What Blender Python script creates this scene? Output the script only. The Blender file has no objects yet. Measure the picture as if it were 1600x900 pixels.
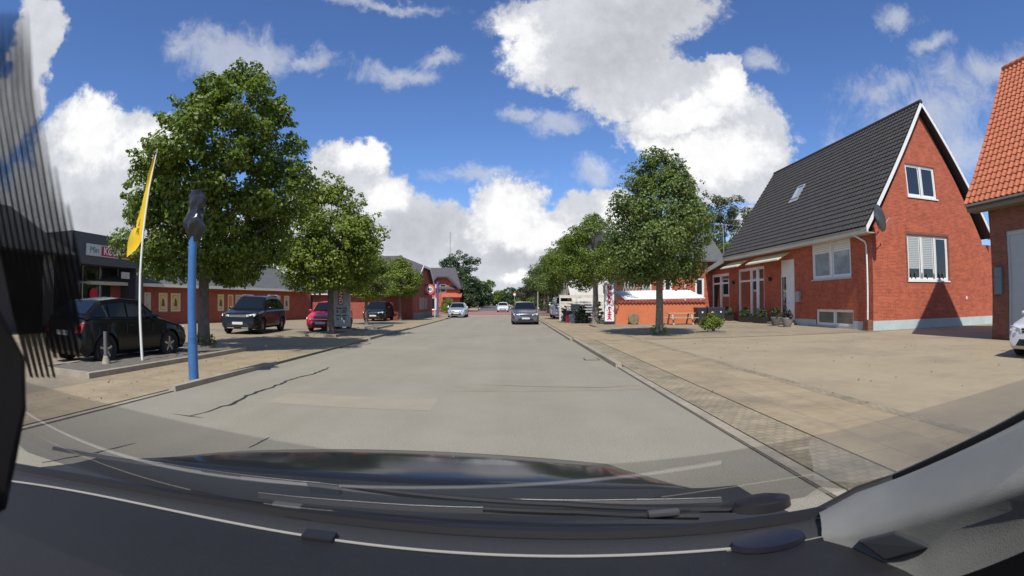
import bpy, bmesh, math, random
import numpy as np
from mathutils import Vector, Matrix
from mathutils.geometry import tessellate_polygon
R = math.radians
sc = bpy.context.scene
col = sc.collection
rng = np.random.default_rng(7)
random.seed(7)

# ---------------------------------------------------------------- camera
cam = bpy.data.cameras.new('camera')
cam.type = 'PANO'
cam.panorama_type = 'FISHEYE_LENS_POLYNOMIAL'
cam.sensor_width = 36.0
cam.sensor_fit = 'HORIZONTAL'
FMM = 811.0 / 1600.0 * 36.0
cam.fisheye_fov = R(200)
cam.fisheye_polynomial_k0 = 0.0
cam.fisheye_polynomial_k1 = -1.0 / FMM
cam.fisheye_polynomial_k2 = 0.0
cam.fisheye_polynomial_k3 = 0.0
cam.fisheye_polynomial_k4 = 0.0
cam.clip_start = 0.01
cam.clip_end = 3000
cam.dof.use_dof = True
cam.dof.focus_distance = 12.0
cam.dof.aperture_fstop = 26.0
camo = bpy.data.objects.new('camera', cam)
col.objects.link(camo)
camo.location = (0, 0, 1.5)
camo.rotation_euler = (R(90 + 1.554), 0, R(-0.2))
sc.camera = camo

# ---------------------------------------------------------------- sun, view
SUN_EL, SUN_AZ = 51.5, 7.5
sun = bpy.data.lights.new('sun', 'SUN')
sun.energy = 4.6
sun.angle = R(0.55)
sun.color = (1.0, 0.955, 0.88)
suno = bpy.data.objects.new('sun', sun)
col.objects.link(suno)
suno.rotation_euler = (R(90 - SUN_EL), 0, R(-SUN_AZ))
sc.view_settings.view_transform = 'Standard'
sc.view_settings.look = 'None'
sc.view_settings.exposure = 0.0
sc.view_settings.gamma = 1.0
sc.view_settings.use_curve_mapping = False
sc.render.engine = 'CYCLES'
sc.cycles.use_denoising = True
sc.cycles.max_bounces = 6
sc.cycles.transparent_max_bounces = 12
sc.cycles.caustics_reflective = False
sc.cycles.caustics_refractive = False
sc.cycles.sample_clamp_indirect = 6.0

# ---------------------------------------------------------------- world: sky with cumulus
world = bpy.data.worlds.new("World")
sc.world = world
world.use_nodes = True
wt = world.node_tree
wt.nodes.clear()
WN, WL = wt.nodes.new, wt.links.new
def wmath(op, a, b=None, clamp=False):
    n = WN('ShaderNodeMath'); n.operation = op; n.use_clamp = clamp
    for i, v in enumerate((a, b)):
        if v is None: continue
        if isinstance(v, (int, float)): n.inputs[i].default_value = v
        else: WL(v, n.inputs[i])
    return n.outputs[0]
def wvec(op, a, b=None):
    n = WN('ShaderNodeVectorMath'); n.operation = op
    for i, v in enumerate((a, b)):
        if v is None: continue
        if isinstance(v, tuple): n.inputs[i].default_value = v
        else: WL(v, n.inputs[i])
    return n.outputs['Value' if op == 'LENGTH' else 'Vector']
def wrange(v, a, b, c=0.0, d=1.0, smooth=True):
    n = WN('ShaderNodeMapRange')
    n.interpolation_type = 'SMOOTHSTEP' if smooth else 'LINEAR'
    WL(v, n.inputs[0])
    for i, x in enumerate((a, b, c, d)): n.inputs[i + 1].default_value = x
    return n.outputs[0]
def wnoise(vec, scale, detail=6, rough=0.55, dist=0.0):
    n = WN('ShaderNodeTexNoise'); WL(vec, n.inputs['Vector'])
    n.inputs['Scale'].default_value = scale; n.inputs['Detail'].default_value = detail
    n.inputs['Roughness'].default_value = rough; n.inputs['Distortion'].default_value = dist
    return n
tc = WN('ShaderNodeTexCoord').outputs['Generated']
sep = WN('ShaderNodeSeparateXYZ'); WL(tc, sep.inputs[0])
az = wmath('ARCTAN2', sep.outputs[0], sep.outputs[1])
el = wmath('ARCSINE', sep.outputs[2])
cmb = WN('ShaderNodeCombineXYZ'); WL(az, cmb.inputs[0]); WL(el, cmb.inputs[1])
P0 = cmb.outputs[0]
nz = wnoise(tc, 7.0, 7, 0.62)
nzc = wvec('SUBTRACT', nz.outputs['Color'], (0.5, 0.5, 0.5))
P1 = wvec('ADD', P0, wvec('MULTIPLY', nzc, (0.13, 0.11, 0.0)))
nz2 = wnoise(tc, 26.0, 5, 0.6)
nzc2 = wvec('SUBTRACT', nz2.outputs['Color'], (0.5, 0.5, 0.5))
P1 = wvec('ADD', P1, wvec('MULTIPLY', nzc2, (0.045, 0.045, 0.0)))
def field(blobs, p=None):
    m = None
    for (a, e, ra, re, *w) in blobs:
        w = w[0] if w else 1.0
        d = wvec('LENGTH', wvec('MULTIPLY', wvec('SUBTRACT', p or P1, (a, e, 0.0)), (1 / ra, 1 / re, 0.0)))
        v = wmath('MULTIPLY', wmath('SUBTRACT', 1.25, d), w)
        m = v if m is None else wmath('MAXIMUM', m, v)
    return m
DENSE = [(0.196,0.542,0.25,0.070),(0.171,0.469,0.185,0.070),(0.279,0.404,0.17,0.066),(0.377,0.339,0.165,0.085),(0.487,0.291,0.088,0.076),(0.429,0.420,0.06,0.045),
 (0.445,0.240,0.13,0.056),
 (-0.846,0.259,0.095,0.095),(-0.995,0.425,0.058,0.085),(-0.741,0.279,0.105,0.066),(-0.817,0.140,0.212,0.115),
 (-1.004,0.300,0.065,0.074),(-0.320,0.262,0.080,0.046),(-0.315,0.200,0.135,0.066),(-0.221,0.150,0.150,0.060),
 (-0.003,0.176,0.085,0.060),(0.016,0.138,0.125,0.055),(-0.182,0.106,0.20,0.045),(0.003,0.070,0.26,0.040),(0.138,0.140,0.065,0.060),
 (0.205,0.165,0.050,0.050),(0.300,0.063,0.20,0.05),(-0.42,0.09,0.2,0.10),(-0.120,0.030,0.45,0.030),
 (0.62,0.14,0.2,0.06),(-1.4,0.25,0.3,0.2),(1.5,0.3,0.35,0.15),(2.2,0.5,0.4,0.2),(-2.1,0.4,0.4,0.2)]
THIN = [(0.094,0.341,0.075,0.032,1.5),(0.023,0.372,0.05,0.02,1.2),(-0.563,0.451,0.13,0.060,1.7),(0.18,0.24,0.05,0.04,1.3),(-0.698,0.449,0.05,0.03),(-0.234,0.430,0.10,0.026),(-0.157,0.462,0.05,0.018),(-0.275,0.565,0.17,0.016),(-0.422,0.444,0.085,0.022),
 (0.818,0.486,0.055,0.030),(0.535,0.442,0.055,0.024),(0.881,0.427,0.05,0.022),(0.838,0.315,0.17,0.085),(0.761,0.380,0.085,0.043),
 (0.692,0.275,0.075,0.045),(0.891,0.255,0.12,0.08),(0.994,0.362,0.085,0.05),(0.554,0.187,0.16,0.06),(-0.05,0.24,0.12,0.02)]
BRIGHT = [(0.0,0.168,0.085,0.062),(0.03,0.135,0.12,0.035),(0.335,0.345,0.11,0.035),(0.44,0.39,0.06,0.05),(0.36,0.375,0.06,0.03),(0.22,0.16,0.05,0.045),
 (-0.84,0.29,0.07,0.075),(-0.71,0.275,0.10,0.045),(-0.25,0.20,0.05,0.04),(0.02,0.052,0.05,0.016),(0.02,0.5,0.06,0.06),(0.35,0.27,0.2,0.05),(-0.30,0.275,0.07,0.03)]
DARK = [(0.22,0.47,0.16,0.07),(0.30,0.55,0.16,0.05),(0.37,0.315,0.13,0.035),(-0.80,0.13,0.2,0.055),(0.02,0.082,0.16,0.028),(-0.20,0.13,0.16,0.05),(0.18,0.10,0.1,0.03),(-0.33,0.17,0.07,0.04)]
dens = field(DENSE)
thin = field(THIN)
fine = wnoise(tc, 34.0, 7, 0.68)
finec = wmath('SUBTRACT', fine.outputs[0], 0.5)
d1 = wrange(wmath('ADD', dens, wmath('MULTIPLY', finec, 0.5)), 0.16, 0.42)
d2 = wmath('MULTIPLY', wrange(wmath('ADD', thin, wmath('MULTIPLY', wmath('SUBTRACT', wnoise(tc, 12.0, 8, 0.72, 0.6).outputs[0], 0.5), 2.4)), 0.15, 1.3), 0.62)
cover = wmath('MAXIMUM', d1, d2, True)
br = wrange(wmath('ADD', field(BRIGHT), wmath('MULTIPLY', finec, 0.9)), 0.0, 0.75)
dk = wrange(wmath('ADD', field(DARK, P0), wmath('MULTIPLY', wmath('SUBTRACT', wnoise(tc, 9.0, 5, 0.6).outputs[0], 0.5), 2.0)), -0.1, 1.1)
lum = wmath('ADD', 0.775, wmath('MULTIPLY', br, 0.31))
lum = wmath('SUBTRACT', lum, wmath('MULTIPLY', wmath('MULTIPLY', dk, wmath('SUBTRACT', 1.0, wmath('MULTIPLY', br, 0.8))), 0.13))
lum = wmath('ADD', lum, wmath('MULTIPLY', finec, 0.30))
warm = WN('ShaderNodeMixRGB'); warm.inputs[1].default_value = (0.93, 0.96, 1.03, 1); warm.inputs[2].default_value = (1.0, 1.0, 1.0, 1)
WL(br, warm.inputs[0])
cc = wvec('SCALE', warm.outputs[0]); 
cc_node = cc.node; WL(lum, cc_node.inputs['Scale'])
sky = WN('ShaderNodeTexSky'); sky.sky_type = 'NISHITA'; sky.sun_disc = False
sky.sun_elevation = R(SUN_EL); sky.sun_rotation = R(180 + SUN_AZ)
sky.air_density = 1.0; sky.dust_density = 0.35; sky.ozone_density = 2.2
SKY_K = 0.105
hue_ = wvec('MULTIPLY', sky.outputs[0], (0.76, 0.97, 1.36))
cl = wvec('SCALE', cc); cl.node.inputs['Scale'].default_value = 0.92 / SKY_K
mix = WN('ShaderNodeMixRGB'); WL(cover, mix.inputs[0]); WL(hue_, mix.inputs[1]); WL(cl, mix.inputs[2])
bg = WN('ShaderNodeBackground'); bg.inputs['Strength'].default_value = SKY_K
WL(mix.outputs[0], bg.inputs[0])
out = WN('ShaderNodeOutputWorld'); WL(bg.outputs[0], out.inputs[0])
world.cycles.sampling_method = 'MANUAL'
world.cycles.sample_map_resolution = 512

# ---------------------------------------------------------------- materials
MATS = {}
def mat(name, color, rough=0.6, metal=0.0, var=0.0, vscale=4.0, bump=0.0, bscale=30.0, spec=0.5, island=0.0, coat=0.0, stain=None):
    if name in MATS: return MATS[name]
    m = bpy.data.materials.new(name); m.use_nodes = True; MATS[name] = m
    nt = m.node_tree; b = nt.nodes['Principled BSDF']
    b.inputs['Roughness'].default_value = rough; b.inputs['Metallic'].default_value = metal
    b.inputs['Specular IOR Level'].default_value = spec
    b.inputs['Coat Weight'].default_value = coat; b.inputs['Coat Roughness'].default_value = 0.03
    c = (*color, 1)
    b.inputs['Base Color'].default_value = c
    src = None
    if var or island or stain:
        rgb = nt.nodes.new('ShaderNodeRGB'); rgb.outputs[0].default_value = c; src = rgb.outputs[0]
    tcn = nt.nodes.new('ShaderNodeTexCoord').outputs['Object'] if (var or bump or stain) else None
    if var:
        for k, (s_, w_) in enumerate(((vscale, 1.0), (vscale * 6.3, 0.6))):
            n = nt.nodes.new('ShaderNodeTexNoise'); n.inputs['Scale'].default_value = s_; n.inputs['Detail'].default_value = 7; n.inputs['Roughness'].default_value = 0.65
            nt.links.new(tcn, n.inputs['Vector'])
            mr = nt.nodes.new('ShaderNodeMapRange'); nt.links.new(n.outputs[0], mr.inputs[0])
            mr.inputs[1].default_value = 0.3; mr.inputs[2].default_value = 0.7; mr.inputs[3].default_value = 1 - var * w_; mr.inputs[4].default_value = 1 + var * w_
            vm = nt.nodes.new('ShaderNodeVectorMath'); vm.operation = 'SCALE'
            nt.links.new(src, vm.inputs[0]); nt.links.new(mr.outputs[0], vm.inputs['Scale']); src = vm.outputs[0]
    if stain:
        scol, sscale, lo, hi = stain
        n = nt.nodes.new('ShaderNodeTexNoise'); n.inputs['Scale'].default_value = sscale; n.inputs['Detail'].default_value = 8; n.inputs['Roughness'].default_value = 0.7
        nt.links.new(tcn, n.inputs['Vector'])
        mr = nt.nodes.new('ShaderNodeMapRange'); nt.links.new(n.outputs[0], mr.inputs[0]); mr.inputs[1].default_value = lo; mr.inputs[2].default_value = hi
        mx = nt.nodes.new('ShaderNodeMixRGB'); nt.links.new(mr.outputs[0], mx.inputs[0]); nt.links.new(src, mx.inputs[1]); mx.inputs[2].default_value = (*scol, 1); src = mx.outputs[0]
    if island:
        g = nt.nodes.new('ShaderNodeNewGeometry')
        mr = nt.nodes.new('ShaderNodeMapRange'); nt.links.new(g.outputs['Random Per Island'], mr.inputs[0]); mr.inputs[3].default_value = 1 - island; mr.inputs[4].default_value = 1 + island
        vm = nt.nodes.new('ShaderNodeVectorMath'); vm.operation = 'SCALE'
        nt.links.new(src, vm.inputs[0]); nt.links.new(mr.outputs[0], vm.inputs['Scale']); src = vm.outputs[0]
    if src is not None: nt.links.new(src, b.inputs['Base Color'])
    if bump:
        n = nt.nodes.new('ShaderNodeTexNoise'); n.inputs['Scale'].default_value = bscale; n.inputs['Detail'].default_value = 5
        nt.links.new(tcn, n.inputs['Vector'])
        bp = nt.nodes.new('ShaderNodeBump'); bp.inputs['Strength'].default_value = bump; bp.inputs['Distance'].default_value = 0.02
        nt.links.new(n.outputs[0], bp.inputs['Height']); nt.links.new(bp.outputs[0], b.inputs['Normal'])
    return m

def brick_mat(name, c1, c2, mortar, bw=0.24, bh=0.067, msize=0.008, var=0.25, rough=0.85, horiz=False, offset=0.5, stain=None, bump=0.4, rot=0.0):
    """brick courses on upright walls (or slabs on the ground when horiz)"""
    if name in MATS: return MATS[name]
    m = bpy.data.materials.new(name); m.use_nodes = True; MATS[name] = m
    nt = m.node_tree; b = nt.nodes['Principled BSDF']; b.inputs['Roughness'].default_value = rough
    b.inputs['Specular IOR Level'].default_value = 0.3
    tcn = nt.nodes.new('ShaderNodeTexCoord').outputs['Object']
    s = nt.nodes.new('ShaderNodeSeparateXYZ'); nt.links.new(tcn, s.inputs[0])
    if horiz:
        vec = tcn
        if rot:
            mp = nt.nodes.new('ShaderNodeMapping'); mp.inputs['Rotation'].default_value = (0, 0, rot); nt.links.new(tcn, mp.inputs[0]); vec = mp.outputs[0]
    else:
        ad = nt.nodes.new('ShaderNodeMath'); ad.operation = 'ADD'; nt.links.new(s.outputs[0], ad.inputs[0]); nt.links.new(s.outputs[1], ad.inputs[1])
        cb = nt.nodes.new('ShaderNodeCombineXYZ'); nt.links.new(ad.outputs[0], cb.inputs[0]); nt.links.new(s.outputs[2], cb.inputs[1]); vec = cb.outputs[0]
    br_ = nt.nodes.new('ShaderNodeTexBrick'); nt.links.new(vec, br_.inputs['Vector'])
    br_.offset = offset
    br_.inputs['Scale'].default_value = 1.0; br_.inputs['Brick Width'].default_value = bw; br_.inputs['Row Height'].default_value = bh
    br_.inputs['Mortar Size'].default_value = msize; br_.inputs['Mortar Smooth'].default_value = 0.3
    br_.inputs['Color1'].default_value = (*c1, 1); br_.inputs['Color2'].default_value = (*c2, 1); br_.inputs['Mortar'].default_value = (*mortar, 1)
    n = nt.nodes.new('ShaderNodeTexNoise'); n.inputs['Scale'].default_value = 1.7; n.inputs['Detail'].default_value = 8; n.inputs['Roughness'].default_value = 0.7
    nt.links.new(tcn, n.inputs['Vector'])
    mr = nt.nodes.new('ShaderNodeMapRange'); nt.links.new(n.outputs[0], mr.inputs[0]); mr.inputs[1].default_value = 0.3; mr.inputs[2].default_value = 0.7; mr.inputs[3].default_value = 1 - var; mr.inputs[4].default_value = 1 + var
    vm = nt.nodes.new('ShaderNodeVectorMath'); vm.operation = 'SCALE'; nt.links.new(br_.outputs[0], vm.inputs[0]); nt.links.new(mr.outputs[0], vm.inputs['Scale'])
    src = vm.outputs[0]
    if stain:
        scol, sscale, lo, hi = stain
        n2 = nt.nodes.new('ShaderNodeTexNoise'); n2.inputs['Scale'].default_value = sscale; n2.inputs['Detail'].default_value = 8; n2.inputs['Roughness'].default_value = 0.7
        nt.links.new(tcn, n2.inputs['Vector'])
        m2 = nt.nodes.new('ShaderNodeMapRange'); nt.links.new(n2.outputs[0], m2.inputs[0]); m2.inputs[1].default_value = lo; m2.inputs[2].default_value = hi
        mx = nt.nodes.new('ShaderNodeMixRGB'); nt.links.new(m2.outputs[0], mx.inputs[0]); nt.links.new(src, mx.inputs[1]); mx.inputs[2].default_value = (*scol, 1); src = mx.outputs[0]
    nt.links.new(src, b.inputs['Base Color'])
    bp = nt.nodes.new('ShaderNodeBump'); bp.inputs['Strength'].default_value = bump; bp.inputs['Distance'].default_value = 0.01
    inv = nt.nodes.new('ShaderNodeMath'); inv.operation = 'SUBTRACT'; inv.inputs[0].default_value = 1.0; nt.links.new(br_.outputs['Fac'], inv.inputs[1])
    nt.links.new(inv.outputs[0], bp.inputs['Height']); nt.links.new(bp.outputs[0], b.inputs['Normal'])
    return m

def leaf_mat(name, color, trans=0.35, island=0.4, rough=0.45):
    if name in MATS: return MATS[name]
    m = mat(name, color, rough=rough, island=island, spec=0.45)
    nt = m.node_tree; b = nt.nodes['Principled BSDF']; o = nt.nodes['Material Output']
    t = nt.nodes.new('ShaderNodeBsdfTranslucent')
    src = b.inputs['Base Color'].links[0].from_socket
    vm = nt.nodes.new('ShaderNodeVectorMath'); vm.operation = 'MULTIPLY'; nt.links.new(src, vm.inputs[0]); vm.inputs[1].default_value = (1.3, 1.35, 0.5)
    nt.links.new(vm.outputs[0], t.inputs[0])
    mx = nt.nodes.new('ShaderNodeMixShader'); mx.inputs[0].default_value = trans
    nt.links.new(b.outputs[0], mx.inputs[1]); nt.links.new(t.outputs[0], mx.inputs[2]); nt.links.new(mx.outputs[0], o.inputs['Surface'])
    return m

def glass_pane_mat(name, refl_lo=0.05, tint=(1, 1, 1), ior=1.6):
    """clear pane: see-through with fresnel reflection"""
    if name in MATS: return MATS[name]
    m = bpy.data.materials.new(name); m.use_nodes = True; MATS[name] = m
    nt = m.node_tree; nt.nodes.clear()
    o = nt.nodes.new('ShaderNodeOutputMaterial')
    t = nt.nodes.new('ShaderNodeBsdfTransparent'); t.inputs[0].default_value = (*tint, 1)
    g = nt.nodes.new('ShaderNodeBsdfGlossy'); g.inputs['Roughness'].default_value = 0.0
    lw = nt.nodes.new('ShaderNodeLayerWeight'); lw.inputs['Blend'].default_value = 0.5
    pw = nt.nodes.new('ShaderNodeMath'); pw.operation = 'POWER'; nt.links.new(lw.outputs['Facing'], pw.inputs[0]); pw.inputs[1].default_value = 4.0
    f = nt.nodes.new('ShaderNodeMath'); f.operation = 'MULTIPLY_ADD'; nt.links.new(pw.outputs[0], f.inputs[0]); f.inputs[1].default_value = 0.7; f.inputs[2].default_value = refl_lo
    mx = nt.nodes.new('ShaderNodeMixShader')
    nt.links.new(f.outputs[0], mx.inputs[0]); nt.links.new(t.outputs[0], mx.inputs[1]); nt.links.new(g.outputs[0], mx.inputs[2]); nt.links.new(mx.outputs[0], o.inputs[0])
    return m

# ---------------------------------------------------------------- mesh building
class MB:
    def __init__(s): s.v = []; s.f = []
    def quad(s, a, b, c, d):
        n = len(s.v); s.v += [tuple(a), tuple(b), tuple(c), tuple(d)]; s.f.append((n, n + 1, n + 2, n + 3)); return s
    def poly(s, pts):
        n = len(s.v); s.v += [tuple(p) for p in pts]; s.f.append(tuple(range(n, n + len(pts)))); return s
    def box(s, x0, x1, y0, y1, z0, z1):
        n = len(s.v)
        s.v += [(x0, y0, z0), (x1, y0, z0), (x1, y1, z0), (x0, y1, z0), (x0, y0, z1), (x1, y0, z1), (x1, y1, z1), (x0, y1, z1)]
        s.f += [(n, n + 3, n + 2, n + 1), (n + 4, n + 5, n + 6, n + 7), (n, n + 1, n + 5, n + 4), (n + 1, n + 2, n + 6, n + 5), (n + 2, n + 3, n + 7, n + 6), (n + 3, n, n + 4, n + 7)]
        return s
    def prism(s, pts, vec):
        """closed polygon pts (3D) extruded by vec"""
        n = len(s.v); k = len(pts); vec = Vector(vec)
        s.v += [tuple(p) for p in pts] + [tuple(Vector(p) + vec) for p in pts]
        s.f.append(tuple(range(n + k - 1, n - 1, -1))); s.f.append(tuple(range(n + k, n + 2 * k)))
        for i in range(k):
            j = (i + 1) % k; s.f.append((n + i, n + j, n + k + j, n + k + i))
        return s
    def bar(s, p, q, w, h, up=(0, 0, 1)):
        """box section bar from p to q"""
        p = Vector(p); q = Vector(q); d = (q - p).normalized(); u = Vector(up)
        if abs(d.dot(u)) > 0.98: u = Vector((1, 0, 0))
        a = d.cross(u).normalized() * w / 2; b = a.cross(d).normalized() * h / 2
        return s.prism([p - a - b, p + a - b, p + a + b, p - a + b], q - p)
    def tube(s, pts, rads, n=10, cap=True):
        if isinstance(rads, (int, float)): rads = [rads] * len(pts)
        pts = [Vector(p) for p in pts]; base = len(s.v); k = len(pts)
        ref = None
        for i, p in enumerate(pts):
            d = (pts[min(i + 1, k - 1)] - pts[max(i - 1, 0)]).normalized()
            if ref is None:
                ref = Vector((0, 0, 1)) if abs(d.z) < 0.9 else Vector((1, 0, 0))
            a = d.cross(ref).normalized(); b = a.cross(d).normalized(); ref = b
            if abs(d.dot(ref)) > 0.99: ref = Vector((0, 1, 0))
            for j in range(n):
                t = 2 * math.pi * j / n
                s.v.append(tuple(p + (a * math.cos(t) + b * math.sin(t)) * rads[i]))
        for i in range(k - 1):
            for j in range(n):
                j2 = (j + 1) % n
                s.f.append((base + i * n + j, base + i * n + j2, base + (i + 1) * n + j2, base + (i + 1) * n + j))
        if cap:
            s.f.append(tuple(base + j for j in range(n))[::-1]); s.f.append(tuple(base + (k - 1) * n + j for j in range(n)))
        return s
    def lathe(s, prof, n=16, axis='z', c=(0, 0, 0)):
        base = len(s.v); k = len(prof)
        for (r, h) in prof:
            for j in range(n):
                t = 2 * math.pi * j / n; a, b = r * math.cos(t), r * math.sin(t)
                if axis == 'z': p = (a, b, h)
                elif axis == 'x': p = (h, a, b)
                else: p = (a, h, b)
                s.v.append((p[0] + c[0], p[1] + c[1], p[2] + c[2]))
        for i in range(k - 1):
            for j in range(n):
                j2 = (j + 1) % n
                s.f.append((base + i * n + j, base + i * n + j2, base + (i + 1) * n + j2, base + (i + 1) * n + j))
        s.f.append(tuple(base + j for j in range(n))[::-1]); s.f.append(tuple(base + (k - 1) * n + j for j in range(n)))
        return s
    def grid(s, rows):
        """rows: list of equally long point rows"""
        base = len(s.v); m = len(rows[0])
        for r_ in rows: s.v += [tuple(p) for p in r_]
        for i in range(len(rows) - 1):
            for j in range(m - 1):
                a = base + i * m + j; s.f.append((a, a + 1, a + m + 1, a + m))
        return s
    def islands(s):
        par = list(range(len(s.v)))
        def fd(a):
            while par[a] != a: par[a] = par[par[a]]; a = par[a]
            return a
        for f in s.f:
            for q in f[1:]: par[fd(q)] = fd(f[0])
        out = {}
        for f in s.f: out.setdefault(fd(f[0]), []).append(f)
        res = []
        for fs in out.values():
            ids = sorted({i for f in fs for i in f}); mp = {i: k for k, i in enumerate(ids)}
            m = MB(); m.v = [s.v[i] for i in ids]; m.f = [tuple(mp[i] for i in f) for f in fs]; res.append(m)
        return res
    def build_each(s, name, material, parent=None, **kw):
        """every loose piece becomes an object of its own"""
        return [m.build(name, material, parent, **kw) for m in s.islands()]
    def build(s, name, material, parent=None, smooth=False, bevel=0.0, fix=True, autosmooth=None):
        me = bpy.data.meshes.new(name); me.from_pydata(s.v, [], s.f)
        bm = bmesh.new(); bm.from_mesh(me)
        bmesh.ops.remove_doubles(bm, verts=bm.verts, dist=1e-5) if smooth else None
        if fix: bmesh.ops.recalc_face_normals(bm, faces=bm.faces)
        if bevel:
            bmesh.ops.remove_doubles(bm, verts=bm.verts, dist=1e-5)
            bmesh.ops.bevel(bm, geom=[e for e in bm.edges if len(e.link_faces) == 2 and e.calc_face_angle(0) > 0.5], offset=bevel, segments=2, affect='EDGES', profile=0.6)
        bm.to_mesh(me); bm.free()
        me.materials.append(material)
        if smooth:
            me.polygons.foreach_set('use_smooth', [True] * len(me.polygons))
            me.set_sharp_from_angle(angle=R(autosmooth or 38))
        o = bpy.data.objects.new(name, me); col.objects.link(o)
        if parent is not None: o.parent = parent
        return o

def tag(o, label=None, cat=None, group=None, kind=None):
    if label: o['label'] = label
    if cat: o['category'] = cat
    if group: o['group'] = group
    if kind: o['kind'] = kind
    return o
def thing(name, label, cat, loc=(0, 0, 0), rz=0.0, group=None, kind=None):
    o = bpy.data.objects.new(name, None); o.empty_display_size = 0.3
    col.objects.link(o); o.location = loc; o.rotation_euler = (0, 0, rz)
    return tag(o, label, cat, group, kind)
def copy_tree(o, parent=None):
    kids = [c for c in bpy.data.objects if c.parent == o]
    c = o.copy(); col.objects.link(c); c.parent = parent
    for k in kids: copy_tree(k, c)
    return c
_fontcache = {}
def text_mesh(name, body, size, material, parent, matrix, extrude=0.006, sx=1.0, bold=0.0, align='CENTER'):
    cu = bpy.data.curves.new(name, 'FONT'); cu.body = body; cu.size = size; cu.extrude = extrude; cu.offset = bold
    cu.align_x = align; cu.align_y = 'CENTER'; cu.resolution_u = 3
    tmp = bpy.data.objects.new('tmp_text', cu); col.objects.link(tmp)
    dg = bpy.context.evaluated_depsgraph_get()
    me = bpy.data.meshes.new_from_object(tmp.evaluated_get(dg)); me.name = name
    bpy.data.objects.remove(tmp); bpy.data.curves.remove(cu)
    me.transform(Matrix.Diagonal((sx, 1, 1, 1))); me.transform(matrix)
    me.materials.clear(); me.materials.append(material)
    o = bpy.data.objects.new(name, me); col.objects.link(o); o.parent = parent
    return o
def frame_mat(origin, right, up):
    r_ = Vector(right).normalized(); u = Vector(up).normalized(); n = r_.cross(u)
    return Matrix(((r_.x, u.x, n.x, origin[0]), (r_.y, u.y, n.y, origin[1]), (r_.z, u.z, n.z, origin[2]), (0, 0, 0, 1)))

def wall_poly(mb, outer, holes, origin, u, w=(0, 0, 1), depth=0.3, reveal=0.11):
    """upright wall from a 2D outline with rectangular openings (u0,u1,w0,w1); outside faces along cross(u, w)"""
    O = Vector(origin); U = Vector(u).normalized(); W = Vector(w).normalized(); N = U.cross(W)
    P = lambda p, d=0.0: tuple(O + U * p[0] + W * p[1] - N * d)
    loops = [[Vector((a, b, 0)) for a, b in outer]]
    for (u0, u1, w0, w1) in holes: loops.append([Vector((u0, w0, 0)), Vector((u0, w1, 0)), Vector((u1, w1, 0)), Vector((u1, w0, 0))])
    flat = [p for l in loops for p in l]
    tris = tessellate_polygon(loops)
    base = len(mb.v)
    for d in (0.0, depth):
        mb.v += [P((p.x, p.y), d) for p in flat]
    k = len(flat)
    for t in tris:
        mb.f.append(tuple(base + i for i in t)); mb.f.append(tuple(base + k + i for i in reversed(t)))
    i0 = 0
    for l in loops:
        m = len(l)
        for i in range(m):
            a, b = i0 + i, i0 + (i + 1) % m
            mb.f.append((base + a, base + b, base + k + b, base + k + a))
        i0 += m
    return mb

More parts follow.
